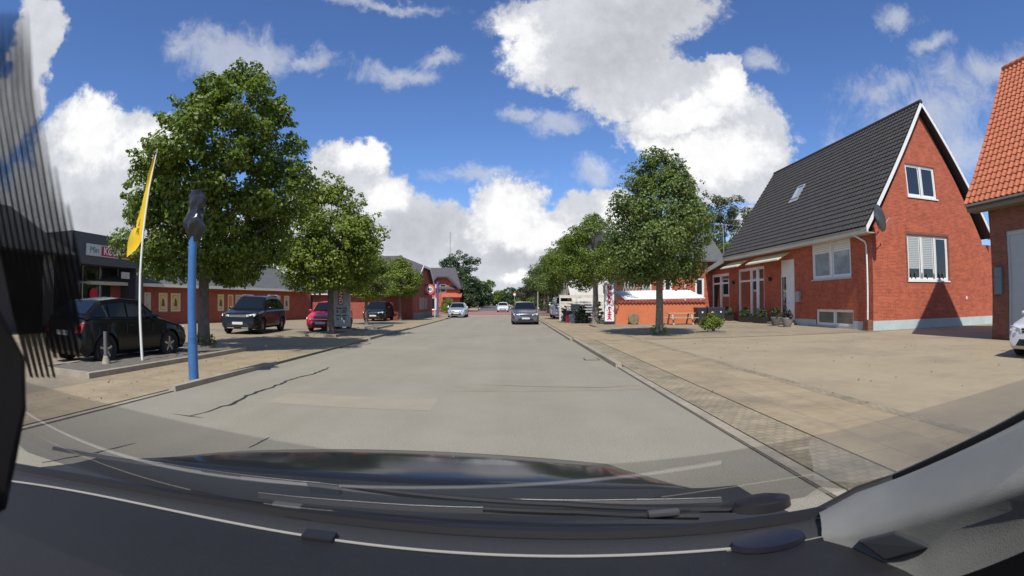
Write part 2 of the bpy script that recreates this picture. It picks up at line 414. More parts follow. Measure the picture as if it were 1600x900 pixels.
def window(parent, origin, u, rect, fm, pm, sashes=1, transom=None, fw=0.07, recess=0.09, sill=None, name='window', blind=None, blindtop=1.0, label=None):
    """window in a wall: frame mesh (part) with pane (sub-part); rect = (u0,u1,w0,w1) on the wall plane"""
    O = Vector(origin); U = Vector(u).normalized(); W = Vector((0, 0, 1)); N = U.cross(W)
    u0, u1, w0, w1 = rect
    P = lambda a, b, d: O + U * a + W * b + N * d
    mb = MB()
    def brd(a0, a1, b0, b1, d0, d1):
        mb.prism([P(a0, b0, d0), P(a1, b0, d0), P(a1, b1, d0), P(a0, b1, d0)], N * (d1 - d0))
    d0, d1 = -recess - 0.05, -recess + 0.03
    brd(u0, u1, w0, w0 + fw, d0, d1); brd(u0, u1, w1 - fw, w1, d0, d1)
    brd(u0, u0 + fw, w0 + fw, w1 - fw, d0, d1); brd(u1 - fw, u1, w0 + fw, w1 - fw, d0, d1)
    n = sashes
    for i in range(1, n):
        c = u0 + (u1 - u0) * i / n; brd(c - fw * 0.6, c + fw * 0.6, w0 + fw, w1 - fw, d0, d1 + 0.002)
    # sash rims, a step deeper
    for i in range(n):
        a = u0 + (u1 - u0) * i / n + fw; b = u0 + (u1 - u0) * (i + 1) / n - fw
        s_ = fw * 0.55
        z0_, z1_ = w0 + fw, w1 - fw
        brd(a, b, z0_, z0_ + s_, d0 + .01, d1 - 0.02); brd(a, b, z1_ - s_, z1_, d0 + .01, d1 - 0.02)
        brd(a, a + s_, z0_ + s_, z1_ - s_, d0 + .01, d1 - 0.02); brd(b - s_, b, z0_ + s_, z1_ - s_, d0 + .01, d1 - 0.02)
    if transom: brd(u0 + fw, u1 - fw, transom - fw * .5, transom + fw * .5, d0, d1 + 0.004)
    f = mb.build(name, fm, parent)
    if label: f['label'] = label
    pb = MB(); pb.quad(P(u0 + .01, w0 + .01, -recess - .02), P(u1 - .01, w0 + .01, -recess - .02), P(u1 - .01, w1 - .01, -recess - .02), P(u0 + .01, w1 - .01, -recess - .02))
    pb.build('pane', pm, f)
    if blind:
        bb = MB()
        for i in range(n):
            if i not in blind[1]: continue
            a = u0 + (u1 - u0) * i / n + fw * 1.6; b = u0 + (u1 - u0) * (i + 1) / n - fw * 1.6
            lo = w0 + (w1 - w0) * blindtop; z = w1 - fw * 1.6; k = max(3, int((z - lo) / 0.09))
            for q in range(k):
                zz = z - (z - lo) * (q + 0.5) / k; h = (z - lo) / k * 0.42
                bb.prism([P(a, zz - h, -recess - .016), P(b, zz - h, -recess - .016), P(b, zz + h, -recess - .008), P(a, zz + h, -recess - .008)], -N * 0.002)
        bb.build('blind', blind[0], f)
    if sill:
        sb = MB(); sb.prism([P(u0 - .06, w0 - .07, -recess), P(u1 + .06, w0 - .07, -recess), P(u1 + .06, w0, -recess), P(u0 - .06, w0, -recess)], N * (recess + .06))
        sb.build('sill', sill, f)
    return f

def tile_roof(mb, eave, run, up, length, slope_len, tile_w=0.30, course=0.34, amp=0.035, lift=0.03, seg=6, gap=None):
    """interlocking pantiles as real relief. eave = corner, run = direction along eave, up = direction up the slope.
    gap = (r0, r1, s0, s1) rectangle left open for a roof window"""
    E = Vector(eave); A = Vector(run).normalized(); B = Vector(up).normalized(); N = A.cross(B)
    if N.z < 0: N = -N
    nx = int(length / tile_w) * seg; ny = int(slope_len / course)
    cx = length / nx; cy = slope_len / ny
    prof = []
    for i in range(nx + 1):
        t = (i % seg) / seg
        prof.append(amp * (0.5 + 0.5 * math.cos(2 * math.pi * t)) ** 1.3)
    for j in range(ny):
        lo = [E + A * (i * cx) + B * (j * cy - 0.02) + N * (prof[i] + lift) for i in range(nx + 1)]
        hi = [E + A * (i * cx) + B * ((j + 1) * cy) + N * (prof[i]) for i in range(nx + 1)]
        dn = [p - N * (lift + 0.012) for p in lo]
        base = len(mb.v); m = nx + 1
        mb.v += [tuple(p) for p in dn + lo + hi]
        for i in range(nx):
            if gap and gap[0] < i * cx < gap[1] and gap[2] < (j + .5) * cy < gap[3]: continue
            mb.f.append((base + i, base + i + 1, base + m + i + 1, base + m + i)); mb.f.append((base + m + i, base + m + i + 1, base + 2 * m + i + 1, base + 2 * m + i))
    return mb
# ---------------------------------------------------------------- material library
M = dict(
 asphalt=mat('asphalt', (0.292, 0.266, 0.200), rough=0.9, var=0.05, vscale=0.35, bump=0.35, bscale=120, stain=((0.265, 0.23, 0.168), 0.4, 0.45, 0.75)),
 asphalt_far=mat('dark asphalt', (0.11, 0.108, 0.105), rough=0.85, var=0.1, vscale=0.3),
 redpave=mat('red paving', (0.32, 0.16, 0.125), rough=0.85, var=0.12, vscale=1.0),
 kerb=mat('kerb stone', (0.31, 0.27, 0.20), rough=0.9, var=0.22, vscale=3.0, bump=0.4, bscale=60),
 gap=mat('joint dirt', (0.13, 0.11, 0.08), rough=1.0, var=0.3, vscale=8),
 crack=mat('crack tar', (0.025, 0.024, 0.022), rough=0.8),
 grass=mat('grass ground', (0.06, 0.085, 0.025), rough=0.95, var=0.35, vscale=0.6),
 soil=mat('bed soil', (0.14, 0.125, 0.10), rough=1.0, var=0.3, vscale=9, bump=1.0, bscale=25),
 white=mat('white paint', (0.78, 0.78, 0.76), rough=0.45, var=0.04, vscale=2),
 cream=mat('cream board', (0.62, 0.60, 0.53), rough=0.5, var=0.06, vscale=2),
 plinth=mat('pale blue plinth', (0.42, 0.50, 0.50), rough=0.8, var=0.10, vscale=1.2, stain=((0.25, 0.24, 0.2), 2.5, 0.62, 0.85)),
 glass=mat('window glass', (0.018, 0.022, 0.025), rough=0.03, spec=0.9),
 glassgrey=mat('curtained glass', (0.30, 0.33, 0.36), rough=0.06, spec=0.9, var=0.25, vscale=1.3),
 glassbase=mat('basement glass', (0.16, 0.18, 0.15), rough=0.12, spec=0.8, var=0.2, vscale=2),
 blind=mat('white blind', (0.75, 0.77, 0.75), rough=0.7),
 zinc=mat('zinc grey', (0.38, 0.39, 0.40), rough=0.45, metal=0.3, var=0.1, vscale=4),
 dgrey=mat('dark grey metal', (0.06, 0.065, 0.07), rough=0.5),
 black=mat('black plastic', (0.018, 0.018, 0.02), rough=0.45),
 chrome=mat('chrome', (0.75, 0.76, 0.78), rough=0.12, metal=1.0),
 wood=mat('weathered wood', (0.42, 0.34, 0.24), rough=0.85, var=0.2, vscale=6),
 bark=mat('bark', (0.15, 0.125, 0.10), rough=0.95, var=0.35, vscale=7, bump=1.0, bscale=22),
 bark2=mat('grey bark', (0.24, 0.21, 0.17), rough=0.95, var=0.35, vscale=7, bump=1.0, bscale=22),
 red=mat('sign red', (0.62, 0.015, 0.035), rough=0.4),
 orange=brick_mat('orange painted brick', (0.62, 0.19, 0.085), (0.58, 0.17, 0.075), (0.50, 0.15, 0.07), var=0.07, bump=0.25),
)
M['brick'] = brick_mat('red brick', (0.49, 0.100, 0.045), (0.32, 0.060, 0.030), (0.48, 0.22, 0.15), var=0.22, bump=0.5, stain=((0.20, 0.06, 0.04), 0.9, 0.60, 0.9))
M['brick2'] = brick_mat('brown brick', (0.27, 0.095, 0.06), (0.19, 0.07, 0.045), (0.20, 0.13, 0.10), var=0.22, bump=0.5)
M['brick3'] = brick_mat('dull red brick', (0.34, 0.085, 0.052), (0.28, 0.07, 0.045), (0.28, 0.10, 0.07), var=0.14)
M['slab'] = brick_mat('pavement slabs', (0.35, 0.28, 0.172), (0.315, 0.25, 0.155), (0.22, 0.18, 0.12), bw=0.8, bh=0.62, msize=0.009, var=0.14, horiz=True, offset=0.5, stain=((0.19, 0.155, 0.11), 0.45, 0.5, 0.72), bump=0.2, rot=R(90))
M['cobble'] = brick_mat('small cobbles', (0.33, 0.27, 0.172), (0.295, 0.24, 0.155), (0.25, 0.21, 0.145), bw=0.13, bh=0.11, msize=0.018, var=0.28, horiz=True, stain=((0.13, 0.13, 0.08), 1.5, 0.5, 0.75))
M['paver'] = brick_mat('yard pavers', (0.34, 0.275, 0.175), (0.305, 0.245, 0.16), (0.25, 0.20, 0.135), bw=0.22, bh=0.11, msize=0.007, var=0.15, horiz=True, stain=((0.17, 0.15, 0.115), 0.28, 0.48, 0.72), bump=0.2)
M['concrete'] = mat('concrete drive', (0.335, 0.272, 0.172), rough=0.92, var=0.09, vscale=0.5, bump=0.3, bscale=40, stain=((0.235, 0.185, 0.125), 0.35, 0.50, 0.75))
M['roofdark'] = mat('black roof tile', (0.060, 0.054, 0.050), rough=0.75, var=0.25, vscale=3.0, spec=0.4)
M['roofred'] = mat('red clay tile', (0.46, 0.135, 0.060), rough=0.7, var=0.22, vscale=4.0, stain=((0.30, 0.09, 0.05), 3.0, 0.58, 0.85))
M['roofgrey'] = mat('grey fibre roof', (0.10, 0.105, 0.10), rough=0.85, var=0.15, vscale=2)
M['roofpurple'] = mat('slate roof', (0.085, 0.075, 0.08), rough=0.8, var=0.15, vscale=2)

_nt = M['asphalt'].node_tree; _b = _nt.nodes['Principled BSDF']; _src = _b.inputs['Base Color'].links[0].from_socket
_tc = _nt.nodes.new('ShaderNodeTexCoord'); _mp = _nt.nodes.new('ShaderNodeMapping'); _mp.inputs['Scale'].default_value = (1.3, .035, 1); _nt.links.new(_tc.outputs['Object'], _mp.inputs[0])
_n = _nt.nodes.new('ShaderNodeTexNoise'); _n.inputs['Scale'].default_value = 1.0; _n.inputs['Detail'].default_value = 4; _nt.links.new(_mp.outputs[0], _n.inputs['Vector'])
_r = _nt.nodes.new('ShaderNodeMapRange'); _nt.links.new(_n.outputs[0], _r.inputs[0]); _r.inputs[1].default_value = .35; _r.inputs[2].default_value = .65; _r.inputs[3].default_value = .95; _r.inputs[4].default_value = 1.03
_n2 = _nt.nodes.new('ShaderNodeTexNoise'); _n2.inputs['Scale'].default_value = 55; _n2.inputs['Detail'].default_value = 3; _nt.links.new(_tc.outputs['Object'], _n2.inputs['Vector'])
_r2 = _nt.nodes.new('ShaderNodeMapRange'); _nt.links.new(_n2.outputs[0], _r2.inputs[0]); _r2.inputs[1].default_value = .3; _r2.inputs[2].default_value = .7; _r2.inputs[3].default_value = .76; _r2.inputs[4].default_value = 1.22
_m = _nt.nodes.new('ShaderNodeMath'); _m.operation = 'MULTIPLY'; _nt.links.new(_r.outputs[0], _m.inputs[0]); _nt.links.new(_r2.outputs[0], _m.inputs[1])
_v = _nt.nodes.new('ShaderNodeVectorMath'); _v.operation = 'SCALE'; _nt.links.new(_src, _v.inputs[0]); _nt.links.new(_m.outputs[0], _v.inputs['Scale']); _nt.links.new(_v.outputs[0], _b.inputs['Base Color'])
M['patch'] = mat('asphalt patch', (0.310, 0.272, 0.195), rough=.9, var=.06, vscale=2)
M['patch_dark'] = mat('older asphalt patch', (0.270, 0.236, 0.172), rough=.9, var=.08, vscale=2)
# ---------------------------------------------------------------- ground, road, pavements
def zr(y):
    if y < 80: return 0.0
    if y < 200: t = (y - 80) / 120; return 1.0 * t * t * (3 - 2 * t)
    return 1.0 - min(2.5, (y - 200) * 0.012)
def xs(y): return 0.0 if y < 70 else -6.6 * ((y - 70) / 130) ** 1.6
def strip(name, m, x0, x1, ys, z, kind='structure', label=None, n=1):
    mb = MB(); rows = []
    for y in ys:
        a = x0(y) if callable(x0) else x0; b = x1(y) if callable(x1) else x1
        rows.append([(a + (b - a) * i / n, y, zr(y) + z) for i in range(n + 1)])
    mb.grid(rows); o = mb.build(name, m); o['kind'] = kind
    return o
YS = [-30, 0, 30, 60, 70, 80, 90, 100, 110, 120, 130, 140, 150, 160, 170, 180, 190, 200, 215, 230, 260, 300]
g = MB(); ysg = [-900, -200] + YS + [400, 700, 1200]
g.grid([[(x, y, zr(min(y, 330)) - 0.03) for x in (-1200, -300, -80, -20, -6, 0, 6, 20, 80, 300, 1200)] for y in ysg])
g.build('ground', M['grass'])['kind'] = 'structure'
strip('road', M['asphalt'], -5.5, 2.45, [-30, 0, 30, 57.5], 0.0)
strip('road', M['redpave'], -10.5, 6.0, [57.5, 70, 88], 0.006)
strip('road_marking', M['white'], -5.4, 2.4, [56.7, 57.3], 0.004)
strip('road', M['asphalt_far'], lambda y: -5.2 + xs(y), lambda y: 2.0 + xs(y), [88, 95] + YS[7:], 0.0)
# side street off the crossing on the left
strip('side_road', M['asphalt'], -60, -10.5, [58, 70, 76], 0.002)
# pavements
def slab_box(name, m, x0, x1, y0, y1, z=0.05):
    mb = MB(); mb.box(x0, x1, y0, y1, -0.2, z); o = mb.build(name, m); o['kind'] = 'structure'; return o
slab_box('kerb', M['kerb'], 2.455, 2.60, -20, 11.6, 0.022)
slab_box('kerb', M['kerb'], 2.40, 2.55, 11.6, 19.9, 0.10)
slab_box('kerb', M['kerb'], 2.30, 2.46, 19.9, 57, 0.085)
slab_box('gutter_pavement', M['gap'], 2.432, 2.455, -20, 11.6, 0.012)
slab_box('cobble_pavement', M['cobble'], 2.605, 3.25, -20, 19.9, 0.034)
slab_box('pavement', M['slab'], 3.255, 4.85, -20, 58, 0.046)
slab_box('pavement', M['slab'], 2.55, 3.25, 19.9, 58, 0.06)
slab_box('joint_pavement', M['cobble'], 4.855, 5.10, -20, 30, 0.046)
slab_box('yard_ground', M['concrete'], 5.105, 30, -20, 19.6, 0.044)
slab_box('yard_ground', M['paver'], 5.105, 30, 19.605, 33.2, 0.05)
slab_box('yard_ground', M['paver'], 4.855, 30, 33.205, 58, 0.05)
slab_box('joint_pavement', M['gap'], 5.2, 16.9, 19.55, 19.66, 0.054)
slab_box('pavement', M['concrete'], 2.6, 5.4, 88, 130, 0.08)
# far verges follow the bend
strip('verge_path', M['concrete'], lambda y: 2.05 + xs(y), lambda y: 4.8 + xs(y), [88, 95] + YS[7:17], 0.07)
strip('verge_path', M['concrete'], lambda y: -8.5 + xs(y), lambda y: -5.25 + xs(y), [88, 95] + YS[7:17], 0.07)
# left side
slab_box('kerb', M['kerb'], -5.62, -5.47, 7.2, 11.3, 0.09)
slab_box('kerb', M['kerb'], -5.70, -5.53, 20.0, 28.0, 0.09)
slab_box('kerb', M['kerb'], -5.70, -5.55, 44.0, 57.5, 0.09)
slab_box('kerb', M['kerb'], -5.60, -5.505, -20, 7.2, 0.02)
slab_box('pavement', M['slab'], -7.40, -5.62, -20, 57.5, 0.03)
slab_box('parking_ground', M['paver'], -60, -7.405, -20, 57.5, 0.026)
for (x0, x1, y0, y1) in ((-9.6, -7.75, 7.3, 13.9), (-8.6, -7.2, 20.6, 25.6), (-8.2, -7.1, 27.0, 31.0)):
    mb = MB()
    mb.box(x0, x1, y0, y0 + .16, 0, .13); mb.box(x0, x1, y1 - .16, y1, 0, .13); mb.box(x1 - .16, x1, y0 + .16, y1 - .16, 0, .128); mb.box(x0, x0 + .16, y0 + .16, y1 - .16, 0, .128)
    mb.build('island_kerb', M['kerb'])['kind'] = 'structure'
    mb = MB(); rows = []
    for i in range(int((y1 - y0) * 8)):
        rows.append([(x0 + .16 + (x1 - x0 - .32) * j / 10, y0 + .16 + (y1 - y0 - .32) * i / (int((y1 - y0) * 8) - 1), .10 + .03 * random.random()) for j in range(11)])
    mb.grid(rows); mb.build('bed_ground', M['soil'])['kind'] = 'structure'
# tar-filled cracks in the asphalt
def crack(pts, w, jitter=0.05, z=0.004):
    P = []
    for (a, b) in zip(pts[:-1], pts[1:]):
        n = max(2, int(math.dist(a, b) / 0.12))
        for i in range(n):
            t = i / n; P.append((a[0] + (b[0] - a[0]) * t + random.gauss(0, jitter * .35), a[1] + (b[1] - a[1]) * t))
    P.append(pts[-1]); rows = []
    for i, p in enumerate(P):
        q = P[min(i + 1, len(P) - 1)]; r_ = P[max(i - 1, 0)]; d = Vector((q[0] - r_[0], q[1] - r_[1])).normalized()
        e = w * (0.6 + 0.7 * random.random()) * (0.25 + 0.75 * min(1, i / 4, (len(P) - 1 - i) / 4))
        rows.append([(p[0] - d.y * e, p[1] + d.x * e, z), (p[0] + d.y * e, p[1] - d.x * e, z)])
    mb = MB(); mb.grid(rows); mb.build('road_crack', M['crack'])['kind'] = 'structure'
crack([(-4.10, 5.95), (-4.02, 6.6), (-4.16, 7.4), (-4.12, 8.4), (-4.22, 9.3), (-4.05, 10.2), (-4.12, 11.3)], 0.030)
crack([(-4.45, 5.74), (-4.15, 5.72), (-3.92, 5.72)], 0.022, 0.03)
crack([(-4.15, 5.72), (-4.08, 5.95)], 0.03, 0.02)
crack([(-2.67, 4.7), (-2.64, 5.15)], 0.02, 0.02)
crack([(-4.25, 3.2), (-4.02, 3.8), (-3.9, 4.3)], 0.018, 0.02)
crack([(-0.5, 9.3), (1.6, 8.9), (2.3, 9.0)], 0.008, 0.05)


strip('road_patch', M['patch'], -3.6, -1.1, [7.0, 7.9], 0.002)
strip('road_patch', M['patch_dark'], -1.0, 2.40, [8.6, 9.15], 0.002)
strip('road_patch', M['patch_dark'], .4, 2.40, [26.0, 29.5], 0.002)
strip('road_patch', M['patch'], -5.4, -2.6, [16.0, 17.2], 0.002)
crack([(-5.3, 22.0), (-3.5, 22.3), (-1.0, 21.8)], 0.012, 0.06)
for dx_, dy_ in ((2.12, 13.4), (2.05, 30.0), (-5.2, 18.0)):
    mb = MB(); mb.box(dx_ - .2, dx_ + .2, dy_ - .22, dy_ + .22, -.05, .006); DG = mb.build('drain_cover', mat('cast iron', (.05, .047, .042), rough=.7)); DG['label'] = ['cast iron drain cover beside the near kerb', 'cast iron drain cover beside the kerb near the full domed tree', 'cast iron drain cover on the shop side of the road'][0 if dy_ < 14 else 1 if dy_ > 20 else 2]; DG['category'] = 'drain cover'
    mb = MB()
    for k in range(6): mb.box(dx_ - .16, dx_ + .16, dy_ - .18 + k * .064, dy_ - .155 + k * .064, .0062, .011)
    mb.build('grating', M['kerb'], DG)
# ---------------------------------------------------------------- house with the black roof
H1 = thing('brick_house', 'red brick house with a steep black tiled roof and a satellite dish on its gable', 'house', (17.0, 20.2, 0))
HW, HL = 9.1, 17.3
def gable_house(root, W, L, eave_z, apex_z, front_holes, gable_holes, brick, depth=0.3):
    mb = MB()
    wall_poly(mb, [(-L, 0), (0, 0), (0, eave_z), (-L, eave_z)], front_holes, (0, 0, 0), (0, -1, 0), depth=depth)
    mb.build('wall', brick, root)
    mb = MB()
    wall_poly(mb, [(0.004, 0), (W - .004, 0), (W - .004, eave_z), (W / 2, apex_z), (0.004, eave_z)], gable_holes, (0, -.006, 0), (1, 0, 0), depth=depth)
    mb.build('gable_wall', brick, root)
    mb = MB()
    wall_poly(mb, [(0.004, 0), (W - .004, 0), (W - .004, eave_z), (W / 2, apex_z), (0.004, eave_z)], [], (W, L + .006, 0), (-1, 0, 0), depth=depth)
    mb.box(W - .3, W, .31, L - .31, 0, eave_z)
    mb.build('rear_wall', brick, root)
f_holes = [(-5.6, -1.8, 2.65, 4.60), (-5.2, -1.65, .16, 1.02), (-9.42, -7.65, .32, 4.02), (-15.95, -11.7, .14, 3.86)]
g_holes = [(2.85, 5.2, 6.65, 8.36), (2.5, 5.8, 2.42, 4.72)]
gable_house(H1, HW, HL, 4.62, 11.45, f_holes, g_holes, M['brick'])
# painted plinth, a few mm proud
mb = MB(); mb.box(-.012, 0, 0, 1.63, 0, .46); mb.box(-.012, 0, 1.63, 5.22, 0, .155); mb.box(-.012, 0, 5.22, 7.6, 0, .44)
mb.box(-.012, HW + .012, -.022, -.0065, 0, .50); mb.build('plinth', M['plinth'], H1)
# windows of the street side
FU = (0, -1, 0)
window(H1, (0, 0, 0), FU, f_holes[0], M['white'], M['glassgrey'], 2, fw=.13, sill=M['plinth'], blind=(M['blind'], (0, 1)), blindtop=.72)
window(H1, (0, 0, 0), FU, f_holes[1], M['white'], M['glassbase'], 2, fw=.09, name='basement_window')
def shopfront(root, u0, u1, w0, w1, name, doorside=True):
    w_ = window(root, (0, 0, 0), FU, (u0, u1, w0, w1), M['white'], M['glass'], 2, transom=2.95, fw=.13, name=name)
    return w_
sf = shopfront(H1, *f_holes[3], 'shop_window')
mb = MB(); mb.box(.03, .12, 12.55, 12.95, .15, 3.8); mb.build('door_post', M['white'], sf)
mb = MB(); mb.box(-.45, -.02, 11.75, 13.2, .0501, .14); mb.build('step', M['kerb'], H1)
# front door with its tall panel
dr = MB(); dr.box(.08, .13, 7.65, 9.42, 3.12, 4.02); dr.box(.05, .14, 7.65, 7.73, .32, 3.12); dr.box(.05, .14, 9.34, 9.42, .32, 3.12); dr.box(.05, .14, 7.73, 9.34, 2.98, 3.118); dr.box(.05, .14, 8.66, 8.76, .32, 2.98)
D = dr.build('door', M['white'], H1)
mb = MB(); mb.box(.09, .12, 7.73, 8.66, .32, 2.98); mb.box(.075, .09, 7.85, 8.54, .5, 1.4); mb.box(.075, .09, 7.85, 8.54, 1.6, 2.8); mb.build('door_leaf', M['white'], D)
mb = MB(); mb.box(.09, .115, 8.76, 9.34, .32, 2.98); mb.build('pane', M['glass'], D)
mb = MB(); mb.tube([(.03, 8.55, 1.35), (.03, 8.42, 1.35)], .014); mb.tube([(.09, 8.55, 1.35), (.03, 8.55, 1.35)], .014); mb.build('handle', M['chrome'], D)
mb = MB(); mb.box(-.9, -.02, 7.4, 9.6, .0501, .19); mb.box(-.5, -.021, 7.6, 9.45, .191, .32); mb.build('step', M['kerb'], H1)
mb = MB(); mb.box(-.16, 0, 6.9, 7.35, 1.42, 2.05); mb.box(-.175, -.16, 6.93, 7.32, 1.9, 1.98)
mb.build('mailbox', M['zinc'], H1, bevel=.012)
# wall lamps
for yy in (10.6, 16.55):
    mb = MB(); mb.lathe([(.02, 0), (.10, .02), (.11, .2), (.05, .27), (.01, .29)], 12, c=(-.16, yy, 2.78)); mb.bar((0, yy, 2.95), (-.14, yy, 2.95), .03, .03)
    mb.build('wall_lamp', M['black'], H1)
# folded awnings
for (a, b) in ((8.15, 12.8), (14.1, 17.3)):
    mb = MB(); mb.prism([(0, a, 4.40), (-.85, a, 3.98), (-.85, a, 4.03), (0, a, 4.47)], (0, b - a, 0))
    A_ = mb.build('awning', mat('cream awning cloth', (0.66, 0.60, 0.36), rough=.8, var=.06, vscale=2), H1)
    mb = MB(); mb.box(-.90, -.855, a, b, 3.95, 4.03); mb.build('rail', M['white'], A_)
# downpipe and its gutter
mb = MB(); mb.tube([(-.58, .9, 4.72), (-.5, .85, 4.62), (-.11, .42, 4.28), (-.09, .34, 4.1), (-.09, .34, .07)], .045, 10); 
for zz in (.9, 2.3, 3.7): mb.tube([(-.09, .34, zz), (-.09, .34, zz + .04)], .058, 10)
mb.build('downpipe', M['white'], H1, smooth=True)
mb = MB(); mb.box(-.34, -.02, .02, .42, .0501, .56); mb.build('drain_pier', M['brick2'], H1)
mb = MB()
rows = []
for y_ in (-.42, HL + .1):
    rows.append([(-.62 - .075 * math.cos(t), y_, 4.86 - .075 * math.sin(t)) for t in [math.pi * i / 8 for i in range(9)]])
mb.grid(rows); mb.build('gutter', M['zinc'], H1, smooth=True, fix=False)
# roof: tiled slopes, ridge, barge boards, soffit
sl = math.atan2(11.85 - 4.93, HW / 2 + .62); SL = math.hypot(11.85 - 4.93, HW / 2 + .62)
upv = (math.cos(sl), 0, math.sin(sl)); upr = (-math.cos(sl), 0, math.sin(sl))
mb = MB(); ROOF_L = HL + .55
tile_roof(mb, (-.62, -.45, 4.93), (0, 1, 0), upv, ROOF_L, SL, lift=.045, gap=(10.0, 10.95, 4.05, 5.25))
tile_roof(mb, (HW + .62, -.45, 4.93), (0, 1, 0), upr, ROOF_L, SL, seg=2)
RF = mb.build('roof', M['roofdark'], H1, fix=False)
mb = MB(); mb.tube([(HW / 2, -.47, 11.84), (HW / 2, ROOF_L - .43, 11.84)], .13, 10); mb.build('ridge', M['roofdark'], RF, smooth=True)
# underlay just below the tiles, closes the roof
mb = MB()
nx_, nz_ = -math.sin(sl), math.cos(sl)
for sgn, x0 in ((1, -.60), (-1, HW + .60)):
    a = Vector((x0, -.40, 4.90)); u_ = Vector((sgn * math.cos(sl), 0, math.sin(sl))) * (SL - .03)
    mb.prism([a, a + u_, a + u_ + Vector((0, 0, -.10)), a + Vector((0, 0, -.10))], (0, ROOF_L - .1, 0))
mb.build('roof_deck', M['dgrey'], RF)
for sgn, x0 in ((1, -.66), (-1, HW + .66)):
    a = Vector((x0, -.47, 4.90)); u_ = Vector((sgn * math.cos(sl), 0, math.sin(sl))) * (SL + .05)
    mb = MB(); mb.prism([a, a + u_, a + u_ + Vector((0, 0, -.30)), a + Vector((0, 0, -.30))], (0, .035, 0))
    mb.prism([a + Vector((0, .036, -.12)), a + u_ + Vector((0, .036, -.12)), a + u_ + Vector((0, .036, -.15)), a + Vector((0, .036, -.15))], (0, .42, 0))
    mb.build('barge_board', M['white'], RF)
mb = MB(); mb.box(-.58, -.54, -.44, HL + .05, 4.60, 4.82); mb.box(-.54, 0, -.44, HL + .05, 4.60, 4.625); mb.build('fascia', M['cream'], RF)
# roof window
vo = Vector((-.62, -.45, 4.93)) + Vector(upv) * 4.05 + Vector((0, 10.0, 0)); vn = Vector((-math.sin(sl), 0, math.cos(sl)))
mb = MB()
def vp(a, b, d): return vo + Vector((0, a, 0)) + Vector(upv) * b + vn * d
for (a0, a1, b0, b1) in ((0, .95, 0, .1), (0, .95, 1.1, 1.2), (0, .1, .1, 1.1), (.85, .95, .1, 1.1)):
    mb.prism([vp(a0, b0, -.05), vp(a1, b0, -.05), vp(a1, b1, -.05), vp(a0, b1, -.05)], vn * .17)
V = mb.build('roof_window', M['zinc'], RF)
mb = MB(); mb.quad(vp(.08, .08, .07), vp(.87, .08, .07), vp(.87, 1.12, .07), vp(.08, 1.12, .07)); mb.build('pane', mat('bright glass', (.35, .40, .45), rough=.05, spec=1.0), V)
mb = MB(); mb.prism([vp(-.15, -.28, .075), vp(1.1, -.28, .075), vp(1.1, 0, .075), vp(-.15, 0, .075)], vn * .01); mb.build('flashing', M['zinc'], V)
# gable windows
GU = (1, 0, 0)
window(H1, (0, 0, 0), GU, g_holes[0], M['white'], M['glass'], 2, fw=.1, sill=M['white'])
gw = window(H1, (0, 0, 0), GU, g_holes[1], M['white'], M['glass'], 3, fw=.1, sill=M['white'], blind=(mat('grey blind', (.50, .54, .54), rough=.7), (0, 1)), blindtop=.26, label='three-sash gable window with white pleated blinds and pot plants')
mb = MB()
for i in range(7):
    x_ = 2.75 + i * .45 + random.uniform(-.08, .08); mb.lathe([(.03, 0), (.05, .05), (.04, .16 + .12 * random.random()), (.01, .3)], 8, c=(x_, .06, 2.53))
mb.build_each('window_ornament', mat('plant green dark', (.05, .07, .04)), gw)
mb = MB()
for (a0, a1, b0, b1) in ((2.38, 2.498, 2.30, 4.84), (5.802, 5.92, 2.30, 4.84), (2.5, 5.8, 4.722, 4.84)):
    mb.box(a0, a1, -.018, -.001, b0, b1)
mb.build('brick_surround_trim', M['brick2'], gw)
mb = MB(); mb.box(7.3, 7.42, -.05, 0, 1.45, 1.62); mb.build('meter_box', M['white'], H1)
# satellite dish on its arm
mb = MB(); prof = []
rows = []
dc = Vector((-.12, -.72, 5.22)); dn = Vector((.92, -.30, .25)).normalized(); da = dn.cross(Vector((0, 0, 1))).normalized(); db = da.cross(dn)
for i in range(7):
    r_ = .60 * i / 6; rows.append([dc + da * (r_ * math.cos(t)) + db * (r_ * 1.08 * math.sin(t)) + dn * (.14 * (i / 6) ** 2) for t in [2 * math.pi * j / 24 for j in range(25)]])
mb.grid(rows); rows = [[p - dn * .02 for p in r_] for r_ in rows]; mb.grid(rows)
DS = mb.build('satellite_dish', mat('dish grey', (.21, .235, .24), rough=.5, metal=.2), H1, smooth=True)
mb = MB(); mb.tube([(.5, 0, 5.05), (.5, -.28, 5.08), tuple(dc - dn * .03)], .022, 8); mb.tube([tuple(dc - db * .55), tuple(dc + dn * .62 - db * .12)], .018, 6); mb.lathe([(.03, 0), (.035, .09)], 10, c=tuple(dc + dn * .6 - db * .16)); mb.build('dish_arm', M['zinc'], DS)
mb = MB(); mb.box(HW + .013, 12.6, .02, .3, 0, 4.45); mb.build('side_wall', M['brick'], H1)
mb = MB(); mb.box(HW + .013, 12.6, .006, .0195, 0, .50); mb.build('plinth', M['plinth'], H1)
